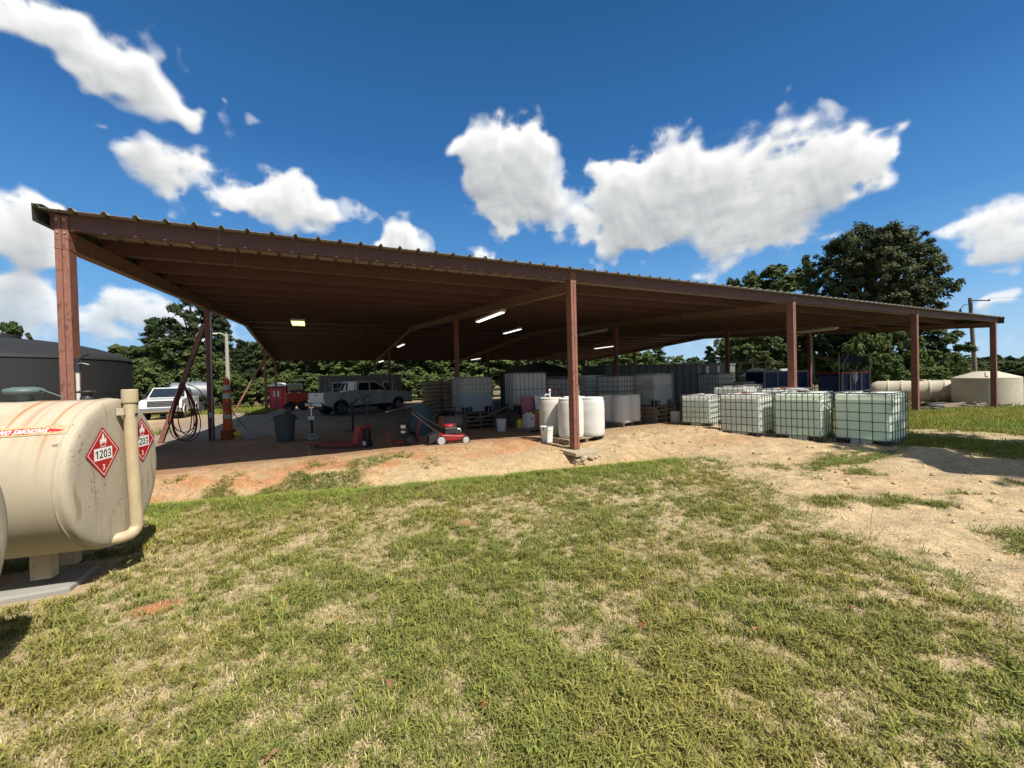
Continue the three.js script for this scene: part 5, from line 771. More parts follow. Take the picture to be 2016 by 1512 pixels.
{ // pipe rack above the boxes
  const t = thing('pipe_rack', 'bare steel pipe rack standing behind the blue boxes', 'rack', at(24.4, 16.6), -0.3);
  for (let k = 0; k < 6; k++) mesh('post', [bar([-2.4 + k * 0.95, 0, 0], [-2.4 + k * 0.95, 2.5 + 0.15 * (k % 2), 0], 0.03)], M.frameGrey, t); mesh('rail', [bar([-2.5, 2.5, 0], [2.5, 2.5, 0], 0.03)], M.frameGrey, t); mesh('rail', [bar([-2.5, 1.9, 0], [2.5, 1.95, 0], 0.025)], M.frameGrey, t);
}
for (const [X, N, label] of [[27.3, 17.8, 'small white gable cover beyond the blue boxes'], [29.4, 17.0, 'round-topped white cover beyond the third column']]) { const t = thing('white_cover', label, 'cover', at(X, N), -0.5); mesh('canopy', [prism([[-0.9, 1.5], [-0.85, 1.75], [0, 2.3], [0.85, 1.75], [0.9, 1.5], [0.84, 1.5], [0, 2.22], [-0.84, 1.5]], 1.4, 0.008)], M.white, t); for (const s of [-1, 1]) for (const z of [-0.6, 0.6]) mesh('post', [bar([s * 0.87, 0, z], [s * 0.87, 1.6, z], 0.03)], M.frameGrey, t); }
{ const t = thing('drop_pipe', 'white plastic pipe dropping from the roof by the blue boxes', 'pipe', [26.75, 0, -14.05]); mesh('pipe', [tube([[-0.25, 3.95, 0], [-0.12, 3.72, 0], [0, 3.5, 0], [0.02, 2.4, 0], [0.04, 1.62, 0]], 0.03, 40)], M.pvc, t); mesh('brace', [bar([0.04, 1.62, 0], [0.16, 1.0, 0.1], 0.02), bar([0.04, 1.62, 0], [-0.06, 0, 0], 0.02)], M.pvc, t); }
{ const t = thing('white_rags', 'bundle of white bags tied on the blue box corner', 'bag', [25.3, 0, -11.3]); const g = new THREE.SphereGeometry(0.2, 20, 14), p = g.attributes.position; for (let i = 0; i < p.count; i++) { const f = 0.75 + 0.5 * vn3(p.getX(i) * 9 + 4, p.getY(i) * 9 + 4, p.getZ(i) * 9); p.setXYZ(i, p.getX(i) * f * 0.7, p.getY(i) * f * 1.6, p.getZ(i) * f * 0.7); } g.computeVertexNormals(); mesh('bag', [g.translate(0, 1.2, 0)], M.white, t); mesh('stake', [bar([0, groundY(25.3, 11.3), 0], [0.1, 1.8, 0.05], 0.02)], M.frameGrey, t); }

// ---------------------------------------------------------------- tanks and scrap beyond the far end
const polyTex = tex(512, (u, v) => { const a = fbm2(u * 5, v * 5, 4, 8), b = vn2(u * 150, v * 150, 128), k = 0.92 + 0.22 * (a - 0.5) + 0.16 * (b - 0.5); return [0.47 * k, 0.42 * k, 0.32 * k]; });
M.polyTan = std([1, 1, 1], 0.75, { map: polyTex });
{ const t = thing('round_tank', 'squat round cream tank with a conical top beyond the last column', 'storage tank', at(31.2, 8.25)); mesh('wall', [lathe([[0, 0], [1.2, 0], [1.22, 0.03], [1.22, 1.36], [1.2, 1.4]], 60)], M.polyTan, t); const top = mesh('roof', [lathe([[1.22, 1.39], [1.22, 1.42], [1.15, 1.46], [0.5, 1.7], [0.46, 1.73], [0.4, 1.74], [0, 1.75]], 60)], M.polyTan, t); mesh('rib', [beam([-1.1, 1.49, 0.35], [-0.5, 1.71, 0.16], 0.08, 0.03)], M.polyTan, top); }
{
  const t = thing('leg_tank', 'long cream ribbed tank lying beside the round tank', 'storage tank', at(31.4, 11.2), -70 * deg), pts = [[0, -1.9], [0.35, -1.86], [0.55, -1.72], [0.62, -1.5]]; for (let k = 0; k < 5; k++) { const x = -1.3 + k * 0.58; pts.push([0.62, x - 0.06], [0.66, x - 0.03], [0.66, x + 0.03], [0.62, x + 0.06]); } pts.push([0.62, 1.5], [0.5, 1.74], [0.3, 1.9], [0, 1.94]);
  const g = lathe(pts, 40); g.rotateZ(Math.PI / 2); mesh('shell', [g.translate(0, 0.7, 0)], M.polyTan, t); for (const x of [-1.0, 1.0]) mesh('cradle', [prism([[-0.5, 0], [0.5, 0], [0.5, 0.3], [0.3, 0.15], [0, 0.1], [-0.3, 0.15], [-0.5, 0.3]], 0.14, 0.01).rotateY(Math.PI / 2).translate(x, 0, 0)], M.polyTan, t); mesh('lid', [cyl(0.2, 0.2, 0.08, 0.4, 1.34, 0)], M.polyTan, t);
}
{
  const t = thing('scrap_pile', 'low heap of grey scrap boards and pipes before the cream tanks', 'scrap heap', [0, 0, 0]), r = mulberry(55);
  for (let k = 0; k < 44; k++) { const u = r(), X = 21 + 8.2 * u, N = 7.8 + 0.9 * (r() - 0.5) + 0.05 * u, L = 0.7 + r() * 1.6, h = groundY(X, N) + 0.04 + 0.22 * r() * r() + 0.14 * bump(X, N, 22.4, 7.9, 1.0, 1), round = r() < 0.3; const m = shared(round ? 'pipe' : 'board', round ? new THREE.CylinderGeometry(0.035, 0.035, L, 8).rotateZ(Math.PI / 2) : boxUV(new THREE.BoxGeometry(L, 0.05, 0.1 + 0.14 * r())), [M.woodGrey, M.woodOld, M.darkGrey, M.woodOld][Math.floor(r() * 4)], t, [X, h, -N], [0.2 * (r() - 0.5), (r() - 0.5) * 1.6, 0.24 * (r() - 0.5)]); }
}
// ---------------------------------------------------------------- poles and wires
M.poleWood = std([0.17, 0.14, 0.11], 0.95, { map: speck }); M.polePale = std([0.33, 0.31, 0.26], 0.9, { map: speck });
{
  const X = 61.8, N = 17, g0 = groundY(X, N), t = thing('utility_pole', 'leaning dark utility pole with one crossarm beyond the far end', 'utility pole', [X, g0, -N]), top = V(-0.9, 8.7 - g0, -0.1);
  mesh('pole', [(() => { const g = new THREE.CylinderGeometry(0.15, 0.2, top.length(), 14); g.applyQuaternion(new THREE.Quaternion().setFromUnitVectors(V(0, 1, 0), top.clone().normalize())); return g.translate(top.x / 2, top.y / 2, top.z / 2); })()], M.poleWood, t);
  const arm = mesh('crossarm', [beam([-0.9, top.y - 0.25, -0.1], [-0.6, top.y - 0.5, 1.2], 0.1, 0.1)], M.poleWood, t); mesh('insulator', [cyl(0.06, 0.05, 0.16, -0.62, top.y - 0.38, 1.15)], M.steel, arm); mesh('bracket', [tube([[-0.95, top.y - 0.6, -0.1], [-1.15, top.y - 0.7, -0.5], [-1.12, top.y - 1.1, -0.75]], 0.03, 14), cyl(0.1, 0.07, 0.3, -1.12, top.y - 1.2, -0.75)], M.black, t);
  const w = (name, pts, label) => tag(mesh(name, [tube(pts, 0.012, 40, 5)], M.black), label, 'wire', 'overhead wires');
  w('overhead_wire', [[X - 0.6, 8.4, -N + 1.2], [X + 18, 7.7, -N + 22], [X + 40, 8.6, -N + 46]], 'overhead wire running from the dark utility pole out of the picture');
  w('overhead_wire', [[X - 1.1, 7.6, -N - 0.8], [58, 6.4, -22], [55.6, 5.9, -25.8]], 'overhead wire strung between the two poles by the oak');
}
{ const X = 55.2, N = 26.4, g0 = groundY(X, N), t = thing('utility_pole', 'pale yard-light pole half hidden behind the roof edge', 'utility pole', [X, g0, -N]); mesh('pole', [cyl(0.2, 0.15, 8, 0, 4, 0)], M.polePale, t); const a = mesh('lamp_arm', [tube([[0, 5.4 - g0, 0], [-0.5, 5.5 - g0, 0.3], [-0.85, 5.3 - g0, 0.45]], 0.04, 16)], M.steel, t); mesh('lamp', [lathe([[0.1, 0.3], [0.3, 0.1], [0.32, 0], [0.2, -0.12], [0, -0.16]], 24).translate(-0.85, 4.95 - g0, 0.45)], M.pvc, a); }
{ const X = -6.5, N = 41, g0 = groundY(X, N), t = thing('utility_pole', 'slim pale pole with a small lamp before the pines', 'utility pole', [X, g0, -N]); mesh('pole', [cyl(0.17, 0.12, 6.5, 0, 3.25, 0)], M.polePale, t); mesh('lamp_arm', [tube([[0, 6.2, 0], [-0.3, 6.5, 0.1], [-0.7, 6.5, 0.2]], 0.035, 14), rbox(0.3, 0.12, 0.16, 0.03, -0.75, 6.47, 0.2)], M.pvc, t); }

// ---------------------------------------------------------------- trees: tapered trunk and limbs, crowns of many small leaves in clumps
const leafMat = (c, t = 0.3) => phys(c, 0.85, { vertexColors: true, transmission: t, thickness: 0, side: THREE.DoubleSide, specularIntensity: 0.4 });
const FOLIAGE = { oak: leafMat([0.064, 0.084, 0.03]), broad: leafMat([0.07, 0.107, 0.028]), bright: leafMat([0.115, 0.17, 0.04]), pine: leafMat([0.05, 0.08, 0.03]), bushy: leafMat([0.088, 0.128, 0.032]), slim: leafMat([0.08, 0.125, 0.036]) };
M.bark = std([0.13, 0.1, 0.075], 0.95, { map: speck });
function limb(pts, r0, r1, rad = 7) { const c = new THREE.CatmullRomCurve3(pts), n = 10, g = new THREE.TubeGeometry(c, n, 1, rad), p = g.attributes.position; for (let i = 0; i <= n; i++) { const q = c.getPointAt(i / n), r = mix(r0, r1, i / n); for (let j = 0; j <= rad; j++) { const k = i * (rad + 1) + j; p.setXYZ(k, q.x + (p.getX(k) - q.x) * r, q.y + (p.getY(k) - q.y) * r, q.z + (p.getZ(k) - q.z) * r); } } g.computeVertexNormals(); return g; }
function makeTree(seed, o) { // o: h height, w crown width, low where leaves start, lobes, clumps, leaves per clump, leaf size
  const r = mulberry(seed), lobes = [], wood = [], pos = [], col = [], gauss = () => (r() + r() + r() - 1.5) / 1.5;
  const trunkTop = o.low + (o.h - o.low) * 0.55, lean = V((r() - 0.5) * 0.06 * o.h, 0, (r() - 0.5) * 0.06 * o.h);
  const axis = (y) => V(lean.x * (y / o.h) ** 2, y, lean.z * (y / o.h) ** 2);
  wood.push(limb([axis(-0.3), axis(o.h * 0.2), axis(o.h * 0.45), axis(trunkTop)], o.trunk ?? o.h * 0.03, o.h * 0.008, 10));
  for (let k = 0; k < o.lobes; k++) {
    const u = (k + 0.5) / o.lobes, y = mix(o.low, o.h, o.cone ? Math.pow(u, 0.9) : 0.12 + 0.78 * u), half = o.w / 2, prof = o.cone ? 1 - 0.82 * u : Math.sqrt(Math.max(0.05, 1 - ((u - (o.belly ?? 0.45)) / 0.62) ** 2));
    const a = k * 2.4 + r() * 0.9, R = half * prof, lr = R * (o.cone ? 0.55 : 0.46) * (0.8 + 0.5 * r()), c = axis(y).add(V(Math.cos(a) * Math.max(0, R - lr * 0.7), 0, Math.sin(a) * Math.max(0, R - lr * 0.7)));
    c.y = clamp(c.y, o.low * 0.6 + lr * 0.5, o.h - lr * 0.62); lobes.push([c, lr, lr * (o.flat ?? 0.78)]);
    const from = axis(Math.max(o.h * 0.12, c.y - R * 0.7 - r() * o.h * 0.1)); wood.push(limb([from, from.clone().lerp(c, 0.5).add(V(0, R * 0.12, 0)), c.clone().add(V(0, lr * 0.2, 0))], o.h * 0.011, o.h * 0.003, 5));
  }
  for (let k = 0; k < o.clumps; k++) {
    const [c, lr, lh] = lobes[Math.floor(r() * lobes.length)]; let d = V(gauss(), gauss(), gauss()).normalize(); if (d.y < -0.45) d.y *= -0.6; const rad = Math.pow(r(), 0.32), cc = V(c.x + d.x * lr * rad, c.y + d.y * lh * rad, c.z + d.z * lr * rad), cr = o.clump * (0.7 + 0.6 * r()), tint = 0.72 + 0.56 * r(), hue = (r() - 0.5) * 0.3;
    for (let i = 0; i < o.leaves; i++) {
      const e = V(gauss(), gauss() * 0.75, gauss()).multiplyScalar(cr), p = cc.clone().add(e), s = o.leaf * (0.65 + 0.7 * r()), n = V(gauss(), gauss() + 0.55, gauss()).addScaledVector(d, 0.5).normalize(), t = V(gauss(), gauss() - 0.25, gauss()).cross(n).normalize(), b = n.clone().cross(t);
      const L = t.multiplyScalar(s), Wd = b.multiplyScalar(s * (o.narrow ?? 0.42)), A = p.clone().sub(L.clone().multiplyScalar(0.5)), B = p.clone().add(L.clone().multiplyScalar(0.5)).addScaledVector(n, -s * 0.15), C = p.clone().add(Wd), D = p.clone().sub(Wd);
      pos.push(A.x, A.y, A.z, C.x, C.y, C.z, B.x, B.y, B.z, A.x, A.y, A.z, B.x, B.y, B.z, D.x, D.y, D.z);
      const v = tint * (0.8 + 0.4 * r()), cl = [v * (1 + hue + 0.1 * r()), v, v * (1 - hue * 0.8)]; for (let q = 0; q < 6; q++) col.push(...cl);
    }
  }
  const g = new THREE.BufferGeometry(); g.setAttribute('position', new THREE.Float32BufferAttribute(pos, 3)); g.setAttribute('color', new THREE.Float32BufferAttribute(col, 3)); g.computeVertexNormals();
  return { crown: g, trunk: boxUV(fuse(wood)), h: o.h, w: o.w };
}
const TREES = {
  oak: [makeTree(1, { h: 16.4, w: 11.0, low: 3.6, lobes: 50, clumps: 1250, leaves: 92, leaf: 0.23, clump: 0.55, trunk: 0.55, belly: 0.5, flat: 0.8 })],
  broad: [makeTree(2, { h: 8.5, w: 5.6, low: 0.8, lobes: 20, clumps: 340, leaves: 48, leaf: 0.25, clump: 0.42 }), makeTree(3, { h: 8.5, w: 5.2, low: 0.9, lobes: 18, clumps: 320, leaves: 48, leaf: 0.26, clump: 0.4, belly: 0.36 }), makeTree(4, { h: 8.5, w: 5.4, low: 0.7, lobes: 22, clumps: 340, leaves: 48, leaf: 0.24, clump: 0.44, belly: 0.5 })],
  pine: [makeTree(5, { h: 10.5, w: 5.0, low: 1.0, lobes: 30, clumps: 420, leaves: 50, leaf: 0.32, clump: 0.36, cone: true, narrow: 0.16 }), makeTree(6, { h: 10.5, w: 5.4, low: 1.2, lobes: 26, clumps: 400, leaves: 50, leaf: 0.33, clump: 0.38, belly: 0.4, narrow: 0.16 })],
  bushy: [makeTree(7, { h: 3.6, w: 4.2, low: 0.15, lobes: 16, clumps: 260, leaves: 40, leaf: 0.18, clump: 0.32, belly: 0.3, trunk: 0.07 }), makeTree(8, { h: 3.6, w: 4.0, low: 0.15, lobes: 14, clumps: 250, leaves: 40, leaf: 0.19, clump: 0.3, belly: 0.36, trunk: 0.07 })],
  slim: [makeTree(9, { h: 7.5, w: 2.6, low: 0.8, lobes: 16, clumps: 200, leaves: 40, leaf: 0.23, clump: 0.34, cone: true })],
};
TREES.bright = TREES.broad;
let treeNo = 0;
const NTH = ['first', 'second', 'third', 'fourth', 'fifth', 'sixth', 'seventh', 'eighth', 'ninth', 'tenth', 'eleventh', 'twelfth', 'thirteenth', 'fourteenth', 'fifteenth'];
const inRow = (list, col, fn) => list.slice().sort((a, b) => a[col] / a[col + 1] - b[col] / b[col + 1]).forEach((a, i) => fn(a, NTH[i]));
function tree(kind, X, N, top, w, label, group) {
  const list = TREES[kind], p = list[treeNo++ % list.length], g0 = groundY(X, N), h = (top - g0) * (kind === 'oak' ? 1.02 : 1.09), t = thing({ bushy: 'shrub', pine: 'pine_tree', oak: 'oak_tree' }[kind] ?? 'tree', label, kind === 'bushy' ? 'shrub' : 'tree', [X, g0, -N], treeNo * 2.1, group);
  t.scale.set(w / p.w * 1.08, h / p.h, w / p.w * 1.08); shared('crown', p.crown, FOLIAGE[kind], t); shared('trunk', p.trunk, M.bark, t); return t;
}
tree('oak', 52.2, 21.6, 16.0, 9.9, 'tall dark oak rising above the far end of the roof');
for (const [k, X, N, y, w, l] of [
  ['broad', 53.4, 31.9, 15.0, 8.8, 'rounded tree whose top shows over the roof beside the oak'], ['slim', 50.2, 26.8, 13.2, 2.6, 'slender tree top between the rounded tree and the oak'], ['broad', 51.8, 34.9, 14.2, 6.0, 'tree top just clearing the roof ridge near the oak'],
  ['broad', 52.6, 16.7, 5.2, 3.8, 'small airy tree under the oak, next to the fourth column'], ['bright', 42.4, 13.9, 1.6, 1.9, 'bright yellow-green bush just above the long cream tank'],
]) tree(k, X, N, y, w, l, 'trees by the oak');
inRow([[46.2, 19.8, 4.8, 3.9], [47.9, 17.9, 5.2, 4.0], [47.8, 16.9, 3.2, 2.4], [44.1, 17.5, 2.8, 2.6], [48.1, 14.4, 2.6, 1.9]], 0, ([X, N, y, w], n) => tree('bushy', X, N, y, w, `${n} tangled shrub below the oak, counted from the blue boxes`, 'shrubs below the oak'));
inRow([[42.6, 28.2, 6.7, 5.2], [47.6, 26.9, 7.3, 5.5], [50.5, 24.4, 6.5, 4.7], [43.8, 32.1, 5.6, 3.2], [53.0, 23.2, 6.4, 4.6]], 0, ([X, N, y, w], n) => tree('broad', X, N, y, w, `${n} shaded tree under the roof behind the blue boxes, from the container wall`, 'trees behind the blue boxes'));
inRow([['bright', 49.9, 55.8, 6.0, 6.1], ['slim', 50.5, 48.8, 5.8, 3.9], ['slim', 52.3, 41.3, 5.1, 2.6], ['bright', 63.9, 57.9, 5.2, 3.7], ['bright', 51.2, 52.9, 5.6, 4.2], ['broad', 64.6, 46.5, 5.0, 3.8], ['bright', 47.5, 59.2, 5.8, 5.4]], 1, ([k, X, N, y, w], n) => tree(k, X, N, y, w, `${n} sunlit tree top above the container wall, from the sack pile`, 'trees beyond the container wall'));
for (const [k, X, N, y, w, l] of [['pine', -11.5, 53.4, 11.1, 5.2, 'tallest pine behind the corner of the shed'], ['pine', -14.8, 53.9, 8.1, 4.6, 'rounded pine next to the tallest pine'], ['broad', -17.0, 54.9, 6.0, 3.2, 'low tree at the open end of the pine clump'], ['pine', -9.0, 53.3, 9.3, 4.0, 'pine partly hidden by the second column'], ['broad', -12.2, 50.4, 6.4, 5.4, 'leafy tree at the foot of the tallest pine'], ['pine', -7.5, 57.0, 6.4, 3.4, 'small pine behind the slim pale pole'], ['broad', -6.8, 61.1, 7.1, 4.2, 'round tree at the roof corner beyond the pale pole'], ['broad', -5.3, 62.6, 6.3, 4.0, 'tree seen through the far end bay']]) tree(k, X, N, y, w, l, 'trees behind the shed corner');
inRow([[-8.8, 46.5, 4.6, 4.2], [-6.8, 44.4, 2.6, 3.4], [-13.5, 48.8, 4.1, 4.0], [-10.6, 47.5, 3.2, 4.0], [-16, 50, 3.2, 4.2], [-4.6, 46, 2.2, 3.4]], 0, ([X, N, y, w], n) => tree('bushy', X, N, y, w, `${n} green bush below the pines, counted from the black tank`, 'bushes below the pines'));
tree('broad', -46.8, 100.5, 13.6, 5.4, 'lone tree top showing over the black tank'); tree('broad', -54, 104, 12.4, 6, 'second far tree over the black tank at the picture edge');
inRow([['broad', -4.6, 67.8, 8.1, 6.1], ['bright', -2.9, 65.9, 7.9, 6.1], ['broad', -0.9, 59.3, 7.1, 5.6], ['broad', 1.7, 64.7, 6.9, 6.4], ['broad', 3.5, 59.4, 6.4, 6.0], ['bright', 4.9, 53.2, 5.7, 5.5], ['broad', 7.4, 59.7, 6.6, 6.4], ['broad', 9.1, 52.3, 6.8, 5.8], ['broad', 10.9, 52.5, 6.7, 6.0], ['bright', 12.5, 52.9, 5.4, 6.1], ['broad', 16.3, 56.6, 6.0, 6.8], ['broad', 18.6, 55.4, 5.6, 6.8], ['broad', 20.5, 54.5, 6.0, 6.8], ['bright', 19.4, 46.1, 5.0, 5.9], ['broad', 21.3, 46.3, 6.2, 6.0]], 1, ([k, X, N, y, w], n) => tree(k, X, N, y + 0.6, w, `${n} ${k === 'bright' ? 'light' : 'mid'} green tree under the far eave, counted from the red toilet`, 'tree row behind the shed'));
inRow([[-3.1, 53.7, 2.9, 4.2], [-0.6, 52.5, 2.8, 4.2], [2.0, 51.3, 2.6, 4.3], [4.5, 50.0, 2.6, 4.4], [7.0, 48.8, 2.9, 4.5], [9.6, 47.6, 2.8, 4.6], [12.1, 46.4, 2.2, 4.6], [14.6, 45.1, 2.5, 4.6]], 0, ([X, N, y, w], n) => tree('bushy', X, N, y, w, `${n} bush at the foot of the tree row, from the red toilet`, 'bushes behind the shed'));
inRow([['pine', 157.6, 45.8, 4.8, 6], ['broad', 150.6, 38.1, 2.8, 6.8], ['pine', 186.1, 43.1, 3.8, 6.7], ['bushy', 132.0, 36.0, 2.2, 6.4], ['bushy', 119.4, 36.6, 2.0, 6.3], ['broad', 150.5, 32.6, 2.5, 7.1], ['pine', 170, 40, 3.4, 6]], 1, ([k, X, N, y, w], n) => tree(k, X, N, y, w, `${n} dark tree in the low ground beyond the round tank, from the oak`, 'trees in the low ground'));
TREES.tall = [makeTree(15, { h: 11, w: 5.8, low: 6.4, lobes: 20, clumps: 320, leaves: 44, leaf: 0.26, clump: 0.45, trunk: 0.24 })]; FOLIAGE.tall = FOLIAGE.broad;
tree('tall', 13.2, -4.9, 10.2, 5.8, 'tree outside the picture that shades the sandy track');
// far woods that read as one mass
{
  const r = mulberry(91), spots = [];
  for (let k = 0; k < 900; k++) { const a = -0.35 + 1.15 * r(), d = 230 + 620 * Math.pow(r(), 0.8), X = d * Math.cos(a) + 30, N = d * Math.sin(a); spots.push([X, N, 9 + 6 * r()]); }
  for (let k = 0; k < 240; k++) spots.push([-60 + 150 * r(), 72 + 40 * r(), 6.5 + 3 * r()]);
  for (let k = 0; k < 160; k++) spots.push([-130 + 75 * r(), 30 + 110 * r(), 8 + 4 * r()]);
  for (let k = 0; k < 160; k++) spots.push([95 + 110 * r(), 45 + 70 * r(), 6 + 3 * r()]);
  const p = makeTree(12, { h: 9, w: 8, low: 0.4, lobes: 16, clumps: 120, leaves: 14, leaf: 0.9, clump: 0.7, belly: 0.35 });
  const im = new THREE.InstancedMesh(p.crown, leafMat([0.06, 0.09, 0.028], 0.2), spots.length), m = new THREE.Matrix4(), c = new THREE.Color();
  spots.forEach(([X, N, h], i) => { const s = h / 9; m.compose(V(X, groundY(X, N) - 0.4, -N), new THREE.Quaternion().setFromAxisAngle(V(0, 1, 0), r() * 6.3), V(s * (0.8 + 0.5 * r()), s, s * (0.8 + 0.5 * r()))); im.setMatrixAt(i, m); const v = 0.75 + 0.5 * r(); im.setColorAt(i, c.setRGB(v * (0.9 + 0.2 * r()), v, v * 0.95)); });
  im.name = 'treeline'; tag(im, 'far woods on the low ridge along the horizon', 'woods', null, 'stuff'); im.castShadow = im.receiveShadow = true; scene.add(im);
}

// ---------------------------------------------------------------- grass
{
  const r = mulberry(404), cam = camera.position;
  const blade = (pos, x, z, a, len, w, lean, curl) => { const dx = Math.cos(a), dz = Math.sin(a), px = -dz * w / 2, pz = dx * w / 2, y1 = len * 0.55 * Math.cos(lean), o1 = len * 0.55 * Math.sin(lean), y2 = y1 + len * 0.45 * Math.cos(lean + curl), o2 = o1 + len * 0.45 * Math.sin(lean + curl); const A = [x + px, 0, z + pz], B = [x - px, 0, z - pz], C = [x + dx * o1 + px * 0.8, y1, z + dz * o1 + pz * 0.8], D = [x + dx * o1 - px * 0.8, y1, z + dz * o1 - pz * 0.8], E = [x + dx * o2, Math.max(0.002, y2), z + dz * o2]; pos.push(...A, ...B, ...C, ...B, ...D, ...C, ...C, ...D, ...E); };
  const tuft = (seed, n, len, w, lean, spread) => { const q = mulberry(seed), p = []; for (let i = 0; i < n; i++) blade(p, (q() - 0.5) * spread, (q() - 0.5) * spread, q() * 6.283, len * (0.55 + 0.7 * q()), w * (0.7 + 0.6 * q()), lean * (0.3 + q()), 0.4 + 0.9 * q()); const g = new THREE.BufferGeometry(); g.setAttribute('position', new THREE.Float32BufferAttribute(p, 3)); g.computeVertexNormals(); return g; };
  const blades = (c, t) => phys(c, 0.8, { transmission: t, thickness: 0, side: THREE.DoubleSide, specularIntensity: 0.3 });
  const green = blades([0.245, 0.285, 0.072], 0.25), straw = blades([0.5, 0.42, 0.23], 0.12);
  function sow(name, label, geo, mat, n, where, size, tint, lift = 0) {
    const M4 = [], C = []; let tries = 0; const m = new THREE.Matrix4(), q = new THREE.Quaternion(), up = V(0, 1, 0);
    while (M4.length < n && tries++ < n * 12) { const s = where(); if (!s) continue; const [X, N, k] = s; q.setFromAxisAngle(up, r() * 6.283); const sc = size * k * (0.65 + 0.7 * r()); m.compose(V(X, groundY(X, N) - 0.003 + lift, -N), q, V(sc, sc * (0.8 + 0.4 * r()), sc)); M4.push(m.clone()); C.push(tint(X, N)); }
    const im = new THREE.InstancedMesh(geo, mat, M4.length), c = new THREE.Color(); M4.forEach((a, i) => { im.setMatrixAt(i, a); im.setColorAt(i, c.setRGB(...C[i])); }); im.name = name; tag(im, label, 'grass', null, 'stuff'); im.castShadow = im.receiveShadow = true; scene.add(im);
  }
  const fan = (d0, d1, p = 1) => { const d = d0 + (d1 - d0) * Math.pow(r(), p), a = (-30 + 112 * r()) * deg; return [d * Math.sin(a), d * Math.cos(a)]; };
  const near = (min, bias = 1) => () => { const [X, N] = fan(1.1, 9.5, 1.15); if (X > 10 || (X < -1.62 && N > 4.2 && N < 5.0 && X > -4.8)) return null; const t = turf(X, N); return r() < Math.pow(t, bias) * 1.15 - min ? [X, N, 0.75 + 0.4 * t] : null; };
  const greenTint = (X, N) => { const a = fbm2(X * 0.8 + 30, N * 0.8, 3), v = 0.55 + 0.95 * r() * r(), dry = 0.2 + sstep(0.38, 0.66, a) * 0.26 + 0.42 * r(); return [v * (0.85 + 0.75 * dry), v * (0.98 + 0.14 * dry), v * (0.85 + 0.35 * dry)]; };
  const dryTint = () => { const v = 0.6 + 0.6 * r(); return [v, v * (0.93 + 0.1 * r()), v * (0.85 + 0.25 * r())]; };
  sow('lawn_grass', 'thin green lawn grass over the near yard', tuft(1, 7, 0.05, 0.0048, 0.9, 0.045), green, 52000, near(0.03), 1, greenTint);
  sow('lawn_blades', 'upright longer grass blades scattered through the near lawn', tuft(2, 6, 0.09, 0.0055, 0.6, 0.03), green, 11000, near(0.25, 1.4), 1, greenTint);
  sow('dry_thatch', 'dry straw-coloured grass lying in the near lawn', tuft(3, 6, 0.05, 0.0036, 1.3, 0.07), straw, 30000, () => { const [X, N] = fan(1.1, 8, 1.15); if (X > 9 || (X < -1.62 && N > 4.2 && N < 5.0)) return null; const t = turf(X, N); return r() < 0.25 + 0.5 * t && N < lawnEdge(X) && X < sandEdge(N) + 0.4 ? [X, N, 1] : null; }, 1, dryTint);
  sow('edge_grass', 'taller grass along the lip of the lawn', tuft(4, 9, 0.085, 0.0042, 0.5, 0.05), green, 7000, () => { const X = -3.2 + 9.2 * r(), N = lawnEdge(X) - 0.02 - 1.1 * r() * r(); return X < sandEdge(N) - 0.6 && r() < 0.15 + sstep(0.36, 0.56, fbm2(X * 3.1, N * 3.1 + 4, 3)) && !(X < -1.2 && N < 5.3) ? [X, N, 0.8 + 0.3 * r()] : null; }, 1, (X, N) => { const v = 0.8 + 0.5 * r(); return [v * 1.02, v * 1.05, v * 0.8]; });
  sow('sand_weeds', 'sparse weed clumps on the sandy ground', tuft(5, 14, 0.085, 0.0045, 1.0, 0.08), green, 2600, () => { const [X, N] = fan(2.2, 10, 0.7); if (X > 11 || N > 8.4) return null; const out = N > lawnEdge(X) + 0.3 || X > sandEdge(N) - 0.3; return out && r() < turf(X, N) * 0.9 ? [X, N, 0.6 + 0.8 * r()] : null; }, 1, () => { const v = 0.5 + 0.4 * r(); return [v * 0.85, v, v * 0.85]; });
  sow('field_grass', 'green grass beyond the totes at the far end of the shed', tuft(6, 14, 0.085, 0.008, 0.7, 0.16), green, 60000, () => { const X = 10.4 + 26 * Math.pow(r(), 1.25), N = -0.5 + 9.5 * r(); return r() < turf(X, N) ? [X, N, 0.7 + 0.025 * X] : null; }, 1, (X, N) => { const a = fbm2(X * 0.5, N * 0.5 + 8, 3), v = 0.62 + 0.4 * r(); return [v * (0.8 + 0.5 * a), v, v * 0.7]; });
  sow('verge_grass', 'rough grass around the tanks and under the far verge', tuft(7, 14, 0.2, 0.012, 0.5, 0.2), green, 16000, () => { const k = r(); const [X, N] = k < 0.5 ? [-16 + 13 * r(), 30 + 18 * r()] : k < 0.75 ? [-16 + 11 * r(), 8 + 22 * r()] : [30 + 20 * r(), 2 + 16 * r()]; return r() < 0.35 + 0.5 * sstep(0.45, 0.6, fbm2(X * 0.4 + 3, N * 0.4, 3)) && !(X > -11 && X < -4 && N > 20 && N < 36) ? [X, N, 1 + 0.5 * r()] : null; }, 1, () => { const v = 0.6 + 0.4 * r(); return [v * 1.05, v, v * 0.7]; });
  // fallen leaves
  const lg = new THREE.CircleGeometry(0.024, 10); lg.scale(1, 0.55, 1); { const p = lg.attributes.position; for (let i = 0; i < p.count; i++) p.setZ(i, 0.012 * Math.abs(p.getY(i) / 0.0132) + 0.008 * Math.sin(p.getX(i) * 60)); } lg.rotateX(-Math.PI / 2); lg.computeVertexNormals();
  const lm = [[0.3, 0.075, 0.035], [0.2, 0.08, 0.05], [0.24, 0.12, 0.06]].map((c) => std(c, 0.8, { side: THREE.DoubleSide }));
